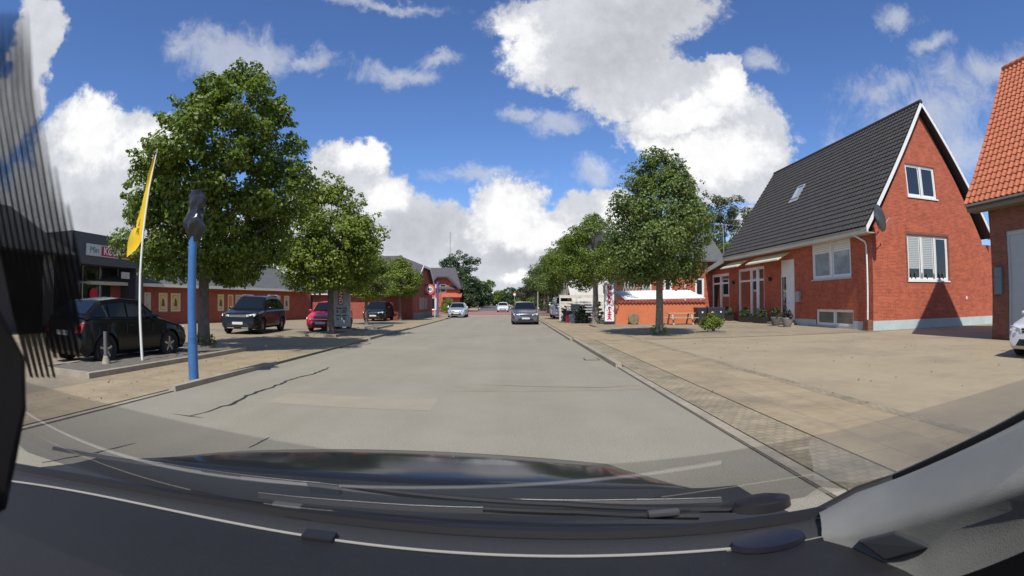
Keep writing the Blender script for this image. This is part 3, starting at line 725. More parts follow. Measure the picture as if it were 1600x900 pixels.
# low extension with sloping white eaves at the far end
mb = MB()
wall_poly(mb, [(-24.3, 0), (-17.305, 0), (-17.305, 4.72), (-24.3, 3.45)], [(-21.3, -17.65, .14, 3.72)], (0, 0, 0), (0, -1, 0))
mb.box(.3, 6, 24.0, 24.3, 0, 3.4)
EX = mb.build('extension_wall', M['brick'], H1)
sw = window(H1, (0, 0, 0), FU, (-21.3, -17.65, .14, 3.72), M['white'], M['glass'], 2, transom=2.95, fw=.14, name='shop_window')
mb = MB(); mb.prism([(-.55, 17.35, 4.86), (-.55, 24.7, 3.62), (-.55, 24.7, 3.42), (-.55, 17.35, 4.52)], (7, 0, 0)); mb.build('extension_roof', M['roofgrey'], H1)
mb = MB(); mb.prism([(-.60, 17.36, 4.86), (-.60, 24.72, 3.64), (-.60, 24.72, 3.36), (-.60, 17.36, 4.46)], (.045, 0, 0)); mb.build('extension_fascia', M['cream'], H1)
mb = MB(); mb.tube([(-.1, 21.9, .06), (-.1, 21.9, 3.6)], .035, 8); mb.build('downpipe', M['cream'], H1)

# ---------------------------------------------------------------- house with the red roof
H2 = thing('brick_house', 'brown brick house with a steep red pantile roof and grey garage door', 'house', (17.0, 2.5, 0))
L2 = 10.2; W2 = 8.3
mb = MB(); wall_poly(mb, [(-L2, 0), (0, 0), (0, 4.65), (-L2, 4.65)], [(-9.42, -6.3, .08, 3.78)], (0, 0, 0), (0, -1, 0)); mb.build('wall', M['brick2'], H2)
mb = MB(); wall_poly(mb, [(.004, 0), (W2 - .004, 0), (W2 - .004, 4.65), (W2 / 2, 10.9), (.004, 4.65)], [], (W2, L2 + .006, 0), (-1, 0, 0))
wall_poly(mb, [(.004, 0), (W2 - .004, 0), (W2 - .004, 4.65), (W2 / 2, 10.9), (.004, 4.65)], [], (0, -.006, 0), (1, 0, 0))
mb.box(W2 - .3, W2, .31, L2 - .31, 0, 4.65); mb.build('gable_wall', M['brick2'], H2)
mb = MB(); mb.box(.10, .15, 6.3, 9.42, .08, 3.78); mb.box(.06, .10, 6.3, 6.42, .08, 3.78); mb.box(.06, .10, 9.30, 9.42, .08, 3.78); mb.box(.06, .10, 6.42, 9.30, 3.62, 3.78)
for yy in (7.3, 8.3): mb.box(.085, .10, yy, yy + .03, .08, 3.62)
G2 = mb.build('garage_door', mat('grey painted door', (.40, .43, .45), rough=.5, var=.06, vscale=1.5), H2)
mb = MB(); mb.box(-.14, 0, 9.65, 10.0, 1.62, 2.55); mb.box(-.15, -.14, 9.68, 9.97, 2.2, 2.23); mb.build('mailbox', mat('bluish grey box', (.14, .19, .22), rough=.5), H2, bevel=.01)
s2 = math.atan2(11.25 - 4.87, W2 / 2 + .6); S2 = math.hypot(11.25 - 4.87, W2 / 2 + .6)
up2 = (math.cos(s2), 0, math.sin(s2)); up2r = (-math.cos(s2), 0, math.sin(s2))
mb = MB(); LR2 = L2 + 1.0
tile_roof(mb, (-.6, -.3, 4.87), (0, 1, 0), up2, LR2, S2, tile_w=.27, course=.33, amp=.06, lift=.035, seg=8)
tile_roof(mb, (W2 + .6, -.3, 4.87), (0, 1, 0), up2r, LR2, S2, seg=2)
RF2 = mb.build('roof', M['roofred'], H2, fix=False, smooth=False)
mb = MB()
for i in range(int(LR2 / .36)):
    y_ = -.3 + i * .36; mb.tube([(W2 / 2, y_, 11.27), (W2 / 2, y_ + .38, 11.25)], [.15, .13], 10)
mb.build('ridge', M['roofred'], RF2, smooth=True)
mb = MB()
for sgn, x0 in ((1, -.58), (-1, W2 + .58)):
    a = Vector((x0, -.25, 4.83)); u_ = Vector((sgn * math.cos(s2), 0, math.sin(s2))) * (S2 - .04)
    mb.prism([a, a + u_, a + u_ + Vector((0, 0, -.12)), a + Vector((0, 0, -.12))], (0, LR2 - .08, 0))
mb.build('roof_deck', M['dgrey'], RF2)
mb = MB(); mb.box(-.56, -.53, -.28, LR2 - .34, 4.58, 4.76); mb.box(-.53, 0, -.28, LR2 - .34, 4.58, 4.60)
mb.build('fascia', mat('timber fascia', (.20, .15, .10), rough=.7), RF2)
mb = MB(); rows = []
for y_ in (-.28, LR2 - .3): rows.append([(-.62 - .07 * math.cos(t), y_, 4.84 - .07 * math.sin(t)) for t in [math.pi * i / 8 for i in range(9)]])
mb.grid(rows); mb.build('gutter', M['zinc'], H2, smooth=True, fix=False)
vo = Vector((-.6, -.3, 4.87)) + Vector(up2) * 1.75 + Vector((0, 7.2, 0)); vn = Vector((-math.sin(s2), 0, math.cos(s2)))
def vp2(a, b, d): return vo + Vector((0, a, 0)) + Vector(up2) * b + vn * d
mb = MB()
for (a0, a1, b0, b1) in ((0, 1.2, 0, .1), (0, 1.2, 1.5, 1.6), (0, .1, .1, 1.5), (1.1, 1.2, .1, 1.5)):
    mb.prism([vp2(a0, b0, .02), vp2(a1, b0, .02), vp2(a1, b1, .02), vp2(a0, b1, .02)], vn * .17)
V = mb.build('roof_window', M['white'], RF2)
mb = MB(); mb.quad(vp2(.09, .09, .14), vp2(1.11, .09, .14), vp2(1.11, 1.51, .14), vp2(.09, 1.51, .14)); mb.build('pane', M['glassgrey'], V)

# ---------------------------------------------------------------- orange garden wall, canopy, houses beyond
OW = thing('garden_wall', 'bright orange painted wall capped with wavy red tiles beside the pizza sign', 'wall', (6.78, 33.0, .05))
mb = MB(); mb.box(0, 6.25, 0, .2, 0, 1.42); mb.build('wall', M['orange'], OW)
mb = MB(); rows1 = []; n_ = 25 * 8
for k, (dy, dz) in enumerate(((-.10, 0), (.10, .10), (.30, 0))):
    rows1.append([(i * 6.27 / n_ - .01, dy, 1.43 + dz + .045 * math.cos(2 * math.pi * i / 8)) for i in range(n_ + 1)])
top = rows1; bot = [[(p[0], p[1], p[2] - .05) for p in r_] for r_ in rows1]
mb.grid(top); mb.grid(bot); mb.grid([bot[0], top[0]]); mb.grid([bot[2], top[2]])
mb.build('coping', mat('dark red tile', (.22, .05, .035), rough=.7, var=.2, vscale=4), OW)
CN = thing('canopy', 'long white fabric canopy stretched behind the orange wall', 'canopy', (7.4, 34.0, 0))
mb = MB(); rows = []
for j in range(9):
    t = j / 8; rows.append([(i * 5.8 / 24 + (.25 * (1 - t)), t * 2.6, 1.66 + .62 * t + .03 * math.sin(i * 1.3) * math.sin(t * 3.1) + .012 * i / 4) for i in range(25)])
mb.grid(rows); mb.grid([[(p[0], p[1], p[2] - .03) for p in r_] for r_ in rows]); mb.build('fabric', mat('white canvas', (.80, .78, .75), rough=.8, var=.05, vscale=1.5), CN, smooth=True)
mb = MB()
for x_, y_ in ((.3, .05), (3, .05), (5.7, .05), (.2, 2.55), (3, 2.55), (5.8, 2.55)): mb.tube([(x_, y_, .05), (x_, y_, 1.65 + .24 * y_)], .03, 8)
mb.build_each('post', M['white'], CN)

BH = thing('brick_house', 'two-tone brick house with a timber lattice behind the white canopy', 'house', (8.9, 41.5, 0))
mb = MB(); wall_poly(mb, [(1.2, 0), (9.0, 0), (9.0, 4.9), (1.2, 4.9)], [(1.9, 2.7, 2.3, 3.6), (3.75, 4.5, 2.3, 3.6), (6.55, 7.4, 1.9, 3.5)], (0, 0, 0), (1, 0, 0)); mb.box(1.2, 9.0, 6.7, 7, 0, 4.9); mb.box(1.2, 1.5, .31, 6.69, 0, 4.9); mb.build('wall', M['brick'], BH)
for r_ in ((1.9, 2.7, 2.3, 3.6), (3.75, 4.5, 2.3, 3.6), (6.55, 7.4, 1.9, 3.5)): window(BH, (0, 0, 0), (1, 0, 0), r_, M['white'], M['glass'], 1, fw=.12)
mb = MB(); mb.prism([(.2, -.5, 4.8), (9.3, -.5, 4.8), (9.3, 3.5, 7.6), (.2, 3.5, 7.6)], (0, 0, .12)); mb.prism([(.2, 7.5, 4.8), (9.3, 7.5, 4.8), (9.3, 3.5, 7.6), (.2, 3.5, 7.6)], (0, 0, .12)); mb.build('roof', M['roofgrey'], BH)
mb = MB(); mb.prism([(-.2, -.35, 2.2), (1.19, -.35, 2.2), (1.19, -.35, 4.4), (.9, -.35, 4.4)], (0, .1, 0)); mb.build('timber_gable', mat('dark stained timber', (.07, .05, .04), rough=.8), BH)
mb = MB()
for i in range(9): mb.bar((.15 + i * .26, -.45, 2.15), (.45 + i * .26, -.45, 3.45), .05, .04, up=(0, 1, 0))
for i in range(9): mb.bar((.45 + i * .26, -.50, 2.15), (.15 + i * .26, -.50, 3.45), .05, .04, up=(0, 1, 0))
mb.build('lattice', mat('pale lattice', (.45, .40, .33), rough=.8), BH)
for x_ in (5.6, 8.3):
    mb = MB(); mb.tube([(x_, -.08, .1), (x_, -.08, 4.8)], .06, 8); mb.build('downpipe', M['white'], BH)
mb = MB(); mb.box(8.45, 8.95, -.25, -.001, 1.9, 2.1); mb.build('balcony_rail', M['dgrey'], BH)

WH = thing('rendered_house', 'white rendered house wall rising behind the slatted fence', 'house', (5.4, 49.0, 0))
mb = MB(); wall_poly(mb, [(0, 0), (6.2, 0), (5.6, 2.6), (4.9, 5.6), (0, 5.6)], [(3.4, 4.0, 2.2, 3.1)], (0, 0, 0), (1, 0, 0)); mb.box(0, .3, .31, 9, 0, 5.6); mb.build('wall', M['white'], WH)
window(WH, (0, 0, 0), (1, 0, 0), (3.4, 4.0, 2.2, 3.1), M['white'], M['glass'], 1, fw=.06)
mb = MB(); mb.prism([(-.4, -.4, 5.5), (5.6, -.4, 5.5), (3.4, -.4, 8.3), (1.6, -.4, 8.3)], (0, 9.8, 0)); mb.build('roof', M['roofdark'], WH)

# white slatted fence
FN = thing('wooden_fence', 'whitewashed horizontal slat fence behind the street trees', 'fence', (3.85, 40.0, .05))
for i in range(4):
    mb = MB(); mb.box(i * 1.3 - .05, i * 1.3 + .05, -.05, .05, 0, 2.0); mb.build('post', M['cream'], FN)
for i in range(3):
    mb = MB()
    for k in range(9):
        if k == 7: continue
        mb.box(i * 1.3 + .05, (i + 1) * 1.3 - .05, -.02, .02, .08 + k * .21, .24 + k * .21)
    mb.box(i * 1.3 + .05, (i + 1) * 1.3 - .05, -.03, .03, 1.93, 1.99); mb.build('slat_panel', mat('whitewashed slat', (.66, .60, .50), rough=.8, var=.12, vscale=3), FN)

# ---------------------------------------------------------------- shop on the left
w0_ = math.atan2(5.1, 16.5)
SW = thing('shop_building', 'long low red brick shop building with a grey roof along the car park', 'building', (-21.5, 24.5, 0), -w0_)
wins = [(.6, 1.1), (1.7, 2.4), (2.66, 3.45), (6.7, 7.3), (7.65, 8.2), (8.4, 9.05), (12.76, 13.22), (13.66, 14.27)]
hl = [(a, b, .80, 1.92) for a, b in wins]
mb = MB(); wall_poly(mb, [(-30, 0), (17.0, 0), (17.0, 2.35), (-30, 2.35)], hl, (0, 0, 0), (0, 1, 0)); mb.build('wall', M['brick3'], SW)
yel = mat('yellow poster', (.62, .47, .13), rough=.6, var=.25, vscale=3); org = mat('orange poster', (.62, .22, .03), rough=.6, var=.1, vscale=3); gpo = mat('pale poster', (.45, .45, .42), rough=.6, var=.3, vscale=4)
for i, (a, b, c, d) in enumerate(hl):
    fr = window(SW, (0, 0, 0), (0, 1, 0), (a, b, c, d), mat('cream frame', (.62, .55, .38), rough=.6), M['glass'], 1, fw=.08, recess=.04)
    mb = MB(); mb.box(-.03, -.02, a + .13, b - .13, c + .14, d - .14); mb.build('poster', (gpo, yel, yel, yel, org, gpo, gpo, gpo)[i], fr)
    if i in (1, 2, 3, 5, 7):
        mb = MB(); q = (a + b) / 2; mb.prism([(-.018, q - .12, c + .35), (-.018, q + .14, c + .3), (-.018, q + .1, c + .7), (-.018, q - .05, c + .8)], (.004, 0, 0)); mb.build('poster_print', mat('poster print', (.10, .07, .06)), fr)
mb = MB(); mb.box(0, .03, 9.95, 11.04, 1.55, 1.78); mb.build('wall_board', gpo, SW)
mb = MB(); mb.prism([(.55, -30, 2.30), (-5, -30, 5.1), (-5, -30, 5.25), (.55, -30, 2.45)], (0, 46.0, 0)); mb.build('roof', M['roofgrey'], SW)
mb = MB(); mb.box(.50, .58, -30, 16.2, 2.26, 2.44); mb.box(0, .50, -30, 16.2, 2.26, 2.29); mb.build('fascia', M['cream'], SW)
# entrance block with the shop sign
EB = thing('shop_entrance', 'dark grey boxy shop entrance carrying the red and white grocer sign', 'building', (-20.6, 18.2, 0))
mb = MB()
mb.box(-3.5, 0, 0, .7, 0, 3.2); mb.box(-3.5, 0, 5.2, 5.9, 0, 3.2); mb.box(-3.5, 0, 0, 5.9, 3.2, 4.72); mb.build('portal', M['dgrey'], EB)
mb = MB(); mb.box(-1.5, -1.45, .7, 5.2, 0, 3.2); mb.build('pane', M['glass'], EB)
mb = MB()
for y_ in (.7, 2.1, 3.5, 5.1): mb.box(-1.45, -1.38, y_, y_ + .08, 0, 2.3); mb.box(-1.449, -1.382, y_ + .001, y_ + .079, 2.4, 3.2)
mb.box(-1.449, -1.381, .7, 5.18, 2.3, 2.4); mb.build('door_frame', M['zinc'], EB)
mb = MB(); mb.box(.001, .06, 1.0, 5.15, 3.62, 4.2); SG = mb.build('sign_board', mat('dulled white', (.52, .53, .52), rough=.5), EB)
mb = MB(); mb.box(.061, .072, 2.15, 5.10, 3.67, 4.15); mb.build('sign_field', mat('deep sign red', (.42, .012, .03), rough=.45), SG)
text_mesh('sign_lettering', 'KØBMAND', .52, M['white'], SG, frame_mat((.078, 3.62, 3.90), (0, 1, 0), (0, 0, 1)), sx=1.0, bold=.006)
text_mesh('sign_lettering', 'Min', .42, mat('sign green', (.02, .22, .10)), SG, frame_mat((.066, 1.6, 3.91), (0, 1, 0), (0, 0, 1)), sx=1.1)
mb = MB(); mb.box(.002, .03, 3.9, 4.6, 2.6, 2.95); mb.build('notice_board', gpo, EB)
mb = MB(); mb.lathe([(.0, -.02), (.33, -.02), (.33, .02), (.0, .02)], 20, axis='x', c=(-1.35, 3.0, 1.75)); mb.build('red_roundel', M['red'], EB)
mb = MB(); mb.box(-6, 0, -8, -.02, 0, 3.4); mb.build('annex_wall', mat('dark annex render', (.05, .045, .045), rough=.7), EB)
mb = MB(); mb.box(.001, .05, -1.9, -1.2, .3, 3.6); mb.build('white_panel', M['white'], EB)
mb = MB(); mb.prism([(.6, -8, 3.35), (-6, -8, 6.2), (-6, -8, 6.35), (.6, -8, 3.5)], (0, 7.9, 0)); mb.build('annex_roof', M['roofgrey'], EB)

# wing facing the camera across the car park
CW = thing('shop_wing', 'low brick wing with white window boards facing the car park', 'building', (-18.1, 43.3, 0)); CW.scale = (1.055, 1.055, 1.055)
hl = [(4.0, 4.42, .8, 1.8), (5.5, 7.3, .75, 1.75), (7.95, 8.9, .75, 1.75)]
mb = MB(); wall_poly(mb, [(3.2, 0), (9.18, 0), (9.18, 2.2), (3.2, 2.2)], hl, (0, 0, 0), (1, 0, 0)); mb.build('wall', M['orange'], CW)
for h_ in hl:
    fr = window(CW, (0, 0, 0), (1, 0, 0), h_, M['white'], mat('white window film', (.55, .56, .56), rough=.3, var=.12, vscale=2), 1, fw=.08, sill=M['white'])
mb = MB(); mb.box(0, 3.2, .9, 1.0, 0, 2.2); mb.build('recess_wall', mat('dark blue wall', (.03, .035, .09), rough=.6), CW)
mb = MB(); mb.box(.3, 1.2, .80, .895, 0, 2.0); mb.box(1.6, 2.1, .80, .895, 0, 2.0); mb.build_each('door', M['dgrey'], CW)
mb = MB(); mb.box(-.6, 9.18, -.75, -.68, 1.96, 2.16); mb.box(-.6, 9.18, -.68, 0, 1.96, 1.98); mb.build('fascia', M['cream'], CW)
mb = MB(); mb.prism([(-1.5, -.8, 2.12), (-1.5, 4.2, 4.3), (-1.5, 4.2, 4.45), (-1.5, -.8, 2.25)], (10.7, 0, 0)); mb.build('roof', M['roofgrey'], CW)
# street gable at the end of the wing
GB = thing('gabled_house', 'dull brick house with half-hipped slate roof at the street corner', 'house', (-8.2, 43.0, 0)); GB.scale = (1, .88, 1)
mb = MB()
# gable faces the road (+x)
wall_poly(mb, [(0, 0), (12.6, 0), (12.6, 2.85), (9.0, 4.55), (6.6, 4.7), (4.3, 4.55), (0, 2.75)], [(3.95, 9.3, .8, 1.9)], (0, 0, 0), (0, 1, 0))
mb.box(-9, -.31, 0, .3, 0, 2.7); mb.build('wall', M['brick3'], GB)
fr = MB()
for k in range(5): fr.box(-.08, .004, 3.95 + k * 1.1, 4.6 + k * 1.1, .8, 1.9)
fr.build('window', mat('pale shutter', (.40, .30, .26), rough=.7), GB)
mb = MB()
mb.prism([(.3, -.35, 2.62), (-9, -.35, 2.62), (-9, 6.3, 5.75), (-2.3, 6.3, 5.75), (.3, 4.2, 4.7)], (0, 0, .14))
mb.prism([(.3, 12.95, 2.62), (-9, 12.95, 2.62), (-9, 6.3, 5.75), (-2.3, 6.3, 5.75), (.3, 8.6, 4.7)], (0, 0, .14))
mb.poly([(.3, 4.2, 4.72), (.3, 8.6, 4.72), (-2.3, 6.3, 5.88)]); mb.build('roof', M['roofpurple'], GB)
mb = MB(); mb.prism([(.36, -.4, 2.52), (.36, 4.2, 4.62), (.36, 4.2, 4.84), (.36, -.4, 2.76)], (-.05, 0, 0)); mb.prism([(.36, 13.0, 2.52), (.36, 8.6, 4.62), (.36, 8.6, 4.84), (.36, 13.0, 2.76)], (-.05, 0, 0)); mb.box(.31, .36, 4.2, 8.6, 4.64, 4.84)
mb.build('barge_board', M['white'], GB)
mb = MB(); mb.box(0.001, .03, 0.5, 12.6, 0, .55); mb.build('plinth', mat('grey plinth', (.22, .22, .22), rough=.9), GB)

# orange-red house beyond the side street
RH = thing('brick_house', 'orange-red brick house with a small gabled front beyond the side street', 'house', (-7.7, 77.5, 0))
ob = mat('orange render', (.42, .11, .06), rough=.85, var=.1, vscale=1)
mb = MB(); wall_poly(mb, [(-9, 0), (0, 0), (0, 3.6), (-1.6, 5.2), (-3.2, 5.2), (-4.8, 3.6), (-9, 3.6)], [(-2.9, -1.9, 2.9, 4.2), (-4.5, -3.4, .3, 2.2), (-1.9, -.9, .8, 2.0)], (0, 0, 0), (1, 0, 0)); mb.box(-.3, 0, .31, 9, 0, 3.6); mb.build('wall', ob, RH)
for r_ in ((-2.9, -1.9, 2.9, 4.2), (-4.5, -3.4, .3, 2.2), (-1.9, -.9, .8, 2.0)): window(RH, (0, 0, 0), (1, 0, 0), r_, M['white'], M['glass'], 1, fw=.1)
mb = MB(); mb.prism([(.4, -.4, 3.4), (-9.4, -.4, 3.4), (-9.4, 4.5, 6.8), (-1, 4.5, 6.8)], (0, 0, .15)); mb.prism([(.4, 9.4, 3.4), (-9.4, 9.4, 3.4), (-9.4, 4.5, 6.8), (-1, 4.5, 6.8)], (0, 0, .15)); mb.poly([(.4, -.4, 3.45), (.4, 9.4, 3.45), (-1, 4.5, 6.9)])
mb.build('roof', M['roofpurple'], RH)
mb = MB(); mb.prism([(-5.1, -.9, 3.5), (-3.2, -.9, 5.35), (-1.6, -.9, 5.35), (.3, -.9, 3.5), (.1, -.9, 3.4), (-1.7, -.9, 5.15), (-3.1, -.9, 5.15), (-4.9, -.9, 3.4)], (0, 3, 0)); mb.build('dormer_roof', M['dgrey'], RH)
mb = MB(); mb.prism([(-2.5, -1.3, 2.2), (.5, -1.3, 2.2), (.5, -.02, 2.75), (-2.5, -.02, 2.75)], (0, 0, .08)); mb.build('porch_roof', ob, RH)
# white-fronted building seen in the side street
SF = thing('low_wall', 'white low garden wall at the side street corner', 'wall', (-12.5, 78.0, 0))
mb = MB(); mb.box(0, 4.2, 0, .25, 0, 1.1); mb.box(0, .25, .25, 6, 0, 1.1); mb.build('wall', M['white'], SF)
mb = MB(); mb.box(-.04, 4.25, -.04, .29, 1.1, 1.16); mb.build('coping', M['kerb'], SF)
# ---------------------------------------------------------------- cars
TYRE = mat('tyre rubber', (.018, .018, .018), rough=.9)
RIM = mat('alloy rim', (.45, .46, .48), rough=.3, metal=.9)
LAMP = mat('headlamp glass', (.72, .74, .76), rough=.08, spec=1.0)
TAIL = mat('tail lamp', (.45, .01, .015), rough=.15, spec=1.0)
CGLASS = mat('car glass', (.010, .013, .016), rough=.03, spec=.35)
PLATE = mat('plate white', (.60, .60, .60), rough=.5)
def make_car(name, label, paint, L=4.2, W=1.78, H=1.5, loc=(0, 0, 0), rz=0.0, hood=.95, nose=.70, cowl=1.05, roof0=1.75, roof1=3.3, rear=4.05, belt=.98, clear=.20, wr=.32, rails=False, chromegrille=False, group=None, ovr=.85):
    T = thing(name, label, 'van' if 'van' in name else 'car', loc, rz, group)
    wf, wb_ = .82, L - ovr
    ar = wr + .055
    ys = sorted(set(list(np.linspace(0, L, 48)) + [wf + ar * math.cos(a) for a in np.linspace(0, math.pi, 11)] + [wb_ + ar * math.cos(a) for a in np.linspace(0, math.pi, 11)] + [.03, .08, L - .03, L - .08]))
    topc = [(0, nose - .10), (.05, nose), (.25, nose + .06), (cowl, hood), (cowl + .5, belt), (rear, belt + .02), (L - .12, belt), (L - .03, belt - .12), (L, belt - .25)]
    ty, tz = zip(*topc)
    rows = []
    for y in ys:
        zt = float(np.interp(y, ty, tz)); w = W / 2
        e = max(0, (.55 - y) / .55); w *= 1 - .17 * e ** 2.4
        e = max(0, (y - L + .45) / .45); w *= 1 - .12 * e ** 2.4
        zb = clear + .10 * max(0, (.12 - y) / .12) + .12 * max(0, (y - L + .15) / .15)
        a = 0
        for c in (wf, wb_):
            if abs(y - c) <= ar: a = max(a, wr + math.sqrt(max(0, ar * ar - (y - c) ** 2)))
        q = lambda z: max(z, a)
        flare = 1.012 if a else 1.0
        half = [(0, zb), (w * .80, zb if not a else zb), (w * .86, q(zb + .0)), (w * .975 * flare, q(zb + .10)), (w * flare, q(min(.52, zt - .12))), (w * .985, q(zt * .62 + .18 * .4)), (w * .955, q(zt - .09)), (w * .89, max(a * .0, zt - .02)), (w * .72, zt + .015), (0, zt + .035)]
        ring = [(x, y, z) for x, z in half] + [(-x, y, z) for x, z in half[-2:0:-1]]
        rows.append(ring + [ring[0]])
    mb = MB(); mb.grid(rows); mb.poly(rows[0][:-1]); mb.poly(rows[-1][:-1])
    # cabin shell
    top = [(cowl, hood - .02), (roof0, H - .05), ((roof0 + roof1) / 2, H), (roof1, H - .06), (rear, belt + .03)]
    cy_, cz_ = zip(*top)
    wbse, wtop = W / 2 * .90, W / 2 * .70
    base = lambda y: float(np.interp(y, (cowl, cowl + .5, rear), (hood - .03, belt - .02, belt)))
    wat = lambda z: wbse + (wtop - wbse) * max(0, min(1, (z - belt) / (H - belt)))
    rows = []
    for y in sorted(set(list(np.linspace(cowl, rear, 26)) + [roof0, roof1])):
        zt = float(np.interp(y, cy_, cz_)); w = wat(zt); b = min(base(y), zt)
        half = [(wat(b) + .0, b), (w, max(b, zt - .05)), (w * .93, zt - .005), (w * .5, zt + .018), (0, zt + .025)]
        rows.append([(x, y, z) for x, z in half] + [(-x, y, z) for x, z in half[-2::-1]])
    mb.grid(rows)
    body = mb.build('body', paint, T, smooth=True, autosmooth=30)
    # glazing
    def screen(nm, ya, yb, t0, t1, inset):
        za, zb2 = float(np.interp(ya, cy_, cz_)), float(np.interp(yb, cy_, cz_))
        d = Vector((0, yb - ya, zb2 - za)).normalized(); n = Vector((0, -d.z, d.y)); n = n if n.z > 0 else -n
        rr = []
        for t in np.linspace(t0, t1, 5):
            y = ya + (yb - ya) * t; z = za + (zb2 - za) * t; w = wat(z) - inset
            rr.append([(x * w, y + n.y * .012, z + n.z * .012 + .024 * (1 - x * x) + .002) for x in (-1, -.9, -.5, 0, .5, .9, 1)])
        m_ = MB(); m_.grid(rr); return m_.build(nm, CGLASS, T, smooth=True)
    screen('windscreen', cowl, roof0, .10, .93, .075)
    screen('rear_window', rear, roof1, .18, .90, .10)
    fy = cowl + (roof0 - cowl) * .30; ry = rear - (rear - roof1) * .35
    for sgn in (1, -1):
        cuts = [fy, (fy + ry) / 2 - .05, ry - .55, ry]
        for k in range(3):
            a, b = cuts[k] + .03, cuts[k + 1] - .03
            pts = []
            yy = np.linspace(a, b, 7)
            lowp = [(y, base(y) + .055) for y in yy]; hip = [(y, float(np.interp(y, cy_, cz_)) - .10) for y in yy]
            pl = lowp + [(y, z) for (y, z), (_, l_) in zip(hip[::-1], lowp[::-1]) if z > l_ + .02]
            if len(pl) < 9: continue
            pts = [(sgn * (wat(z) + .010), y, z) for y, z in pl]
            m_ = MB(); m_.poly(pts); m_.build('side_window', CGLASS, T, fix=False)
        # door seams and handles
        m_ = MB()
        for y in (cowl + .42, (fy + ry) / 2 + .02, ry - .45): m_.box(sgn * (W / 2 * .985) - .003, sgn * (W / 2 * .985) + .003, y, y + .012, .42, belt - .12)
        m_.build_each('door_seam', M['black'], T)
        for y in ((fy + ry) / 2 - .22, ry - .62):
            m_ = MB(); m_.box(sgn * W / 2 * .97 - .015, sgn * W / 2 * .97 + .03, y, y + .17, belt - .17, belt - .14); m_.build('door_handle', paint, T)
        # mirror
        m_ = MB(); m_.lathe([(.01, -.09), (.055, -.07), (.07, 0), (.055, .07), (.01, .09)], 10, axis='x', c=(sgn * (W / 2 + .07), cowl + .42, belt + .06)); m_.bar((sgn * W / 2 * .9, cowl + .45, belt + .0), (sgn * (W / 2 + .03), cowl + .43, belt + .03), .05, .03)
        m_.build('wing_mirror', paint, T, smooth=True)
        # head and tail lamps
        m_ = MB(); x0, x1 = W / 2 * .45, W / 2 * .865
        m_.prism([(sgn * x0, .035, nose - .13), (sgn * x1, .10, nose - .10), (sgn * (x1 + .035), .22, nose + .0), (sgn * x1, .13, nose + .02), (sgn * x0, .03, nose - .045)], (0, -.05, 0)); 
        hl_ = m_.build('headlight', LAMP, T, bevel=.008)
        m_ = MB(); m_.lathe([(.0, -.01), (.045, -.01), (.045, .0), (.0, .0)], 12, axis='y', c=(sgn * (x0 + .12), -.022, nose - .085)); m_.build('lamp_reflector', M['chrome'], hl_)
        m_ = MB(); m_.prism([(sgn * W / 2 * .62, L + .0, belt - .30), (sgn * W / 2 * .875, L - .05, belt - .30), (sgn * W / 2 * .90, L - .12, belt - .08), (sgn * W / 2 * .70, L - .03, belt - .10)], (0, .04, 0)); m_.build('tail_light', TAIL, T, bevel=.006)
        m_ = MB(); m_.lathe([(.0, -.01), (.05, -.01), (.05, .01), (.0, .01)], 12, axis='y', c=(sgn * W / 2 * .66, .025, clear + .17)); m_.build('fog_lamp', LAMP, T)
        for c in (wf, wb_):
            m_ = MB(); m_.lathe([(wr * .62, -.02), (wr * .64, -.10), (wr * .92, -.105), (wr, -.08), (wr, .08), (wr * .92, .105), (wr * .64, .10), (wr * .62, .02)], 24, axis='x', c=(sgn * (W / 2 - .11), c, wr)); wh = m_.build('wheel', TYRE, T, smooth=True)
            m_ = MB(); m_.lathe([(.0, 0), (wr * .64, 0), (wr * .64, .03), (wr * .60, .03), (wr * .57, .012), (.0, .012)] if sgn > 0 else [(.0, 0), (wr * .64, 0), (wr * .64, -.03), (wr * .60, -.03), (wr * .57, -.012), (.0, -.012)], 20, axis='x', c=(sgn * (W / 2 - .075), c, wr))
            m_.build('rim', mat('rim well', (.05, .05, .052), rough=.5), wh)
            m_ = MB()
            for q in range(5):
                an = q * 2 * math.pi / 5 + .3; m_.bar((sgn * (W / 2 - .045), c, wr), (sgn * (W / 2 - .045), c + wr * .58 * math.cos(an), wr + wr * .58 * math.sin(an)), .05, .02, up=(1, 0, 0))
            m_.lathe([(.0, -.01), (.06, -.01), (.06, .01), (0, .01)], 12, axis='x', c=(sgn * (W / 2 - .045), c, wr)); m_.build('spokes', RIM, wh)
    # dark wheel housings and floor
    m_ = MB(); m_.box(-W / 2 * .78, W / 2 * .78, .35, L - .25, clear + .01, clear + .30); 
    for c in (wf, wb_): m_.box(-W / 2 * .88, W / 2 * .88, c - ar * .85, c + ar * .85, wr * .6, wr + ar * .8)
    m_.build('underbody', M['black'], T)
    # grille, intake, plate
    m_ = MB(); m_.prism([(-W / 2 * .40, .03, nose - .15), (W / 2 * .40, .03, nose - .15), (W / 2 * .44, .03, nose - .04), (-W / 2 * .44, .03, nose - .04)], (0, -.035, 0)); m_.build('grille', M['black'], T)
    m_ = MB()
    if chromegrille:
        for k in range(2): m_.box(-W / 2 * .43, W / 2 * .43, -.022, -.004, nose - .135 + k * .055, nose - .11 + k * .055)
        m_.box(-W / 2 * .55, -W / 2 * .2, -.01, .02, clear + .03, clear + .07); m_.box(W / 2 * .2, W / 2 * .55, -.01, .02, clear + .03, clear + .07)
    else: m_.box(-W / 2 * .42, W / 2 * .42, -.018, -.004, nose - .10, nose - .085)
    m_.build_each('grille_bar', M['chrome'], T)
    m_ = MB(); m_.prism([(-W / 2 * .62, .02, clear + .10), (W / 2 * .62, .02, clear + .10), (W / 2 * .5, .02, clear + .26), (-W / 2 * .5, .02, clear + .26)], (0, -.025, 0)); m_.build('air_intake', M['black'], T)
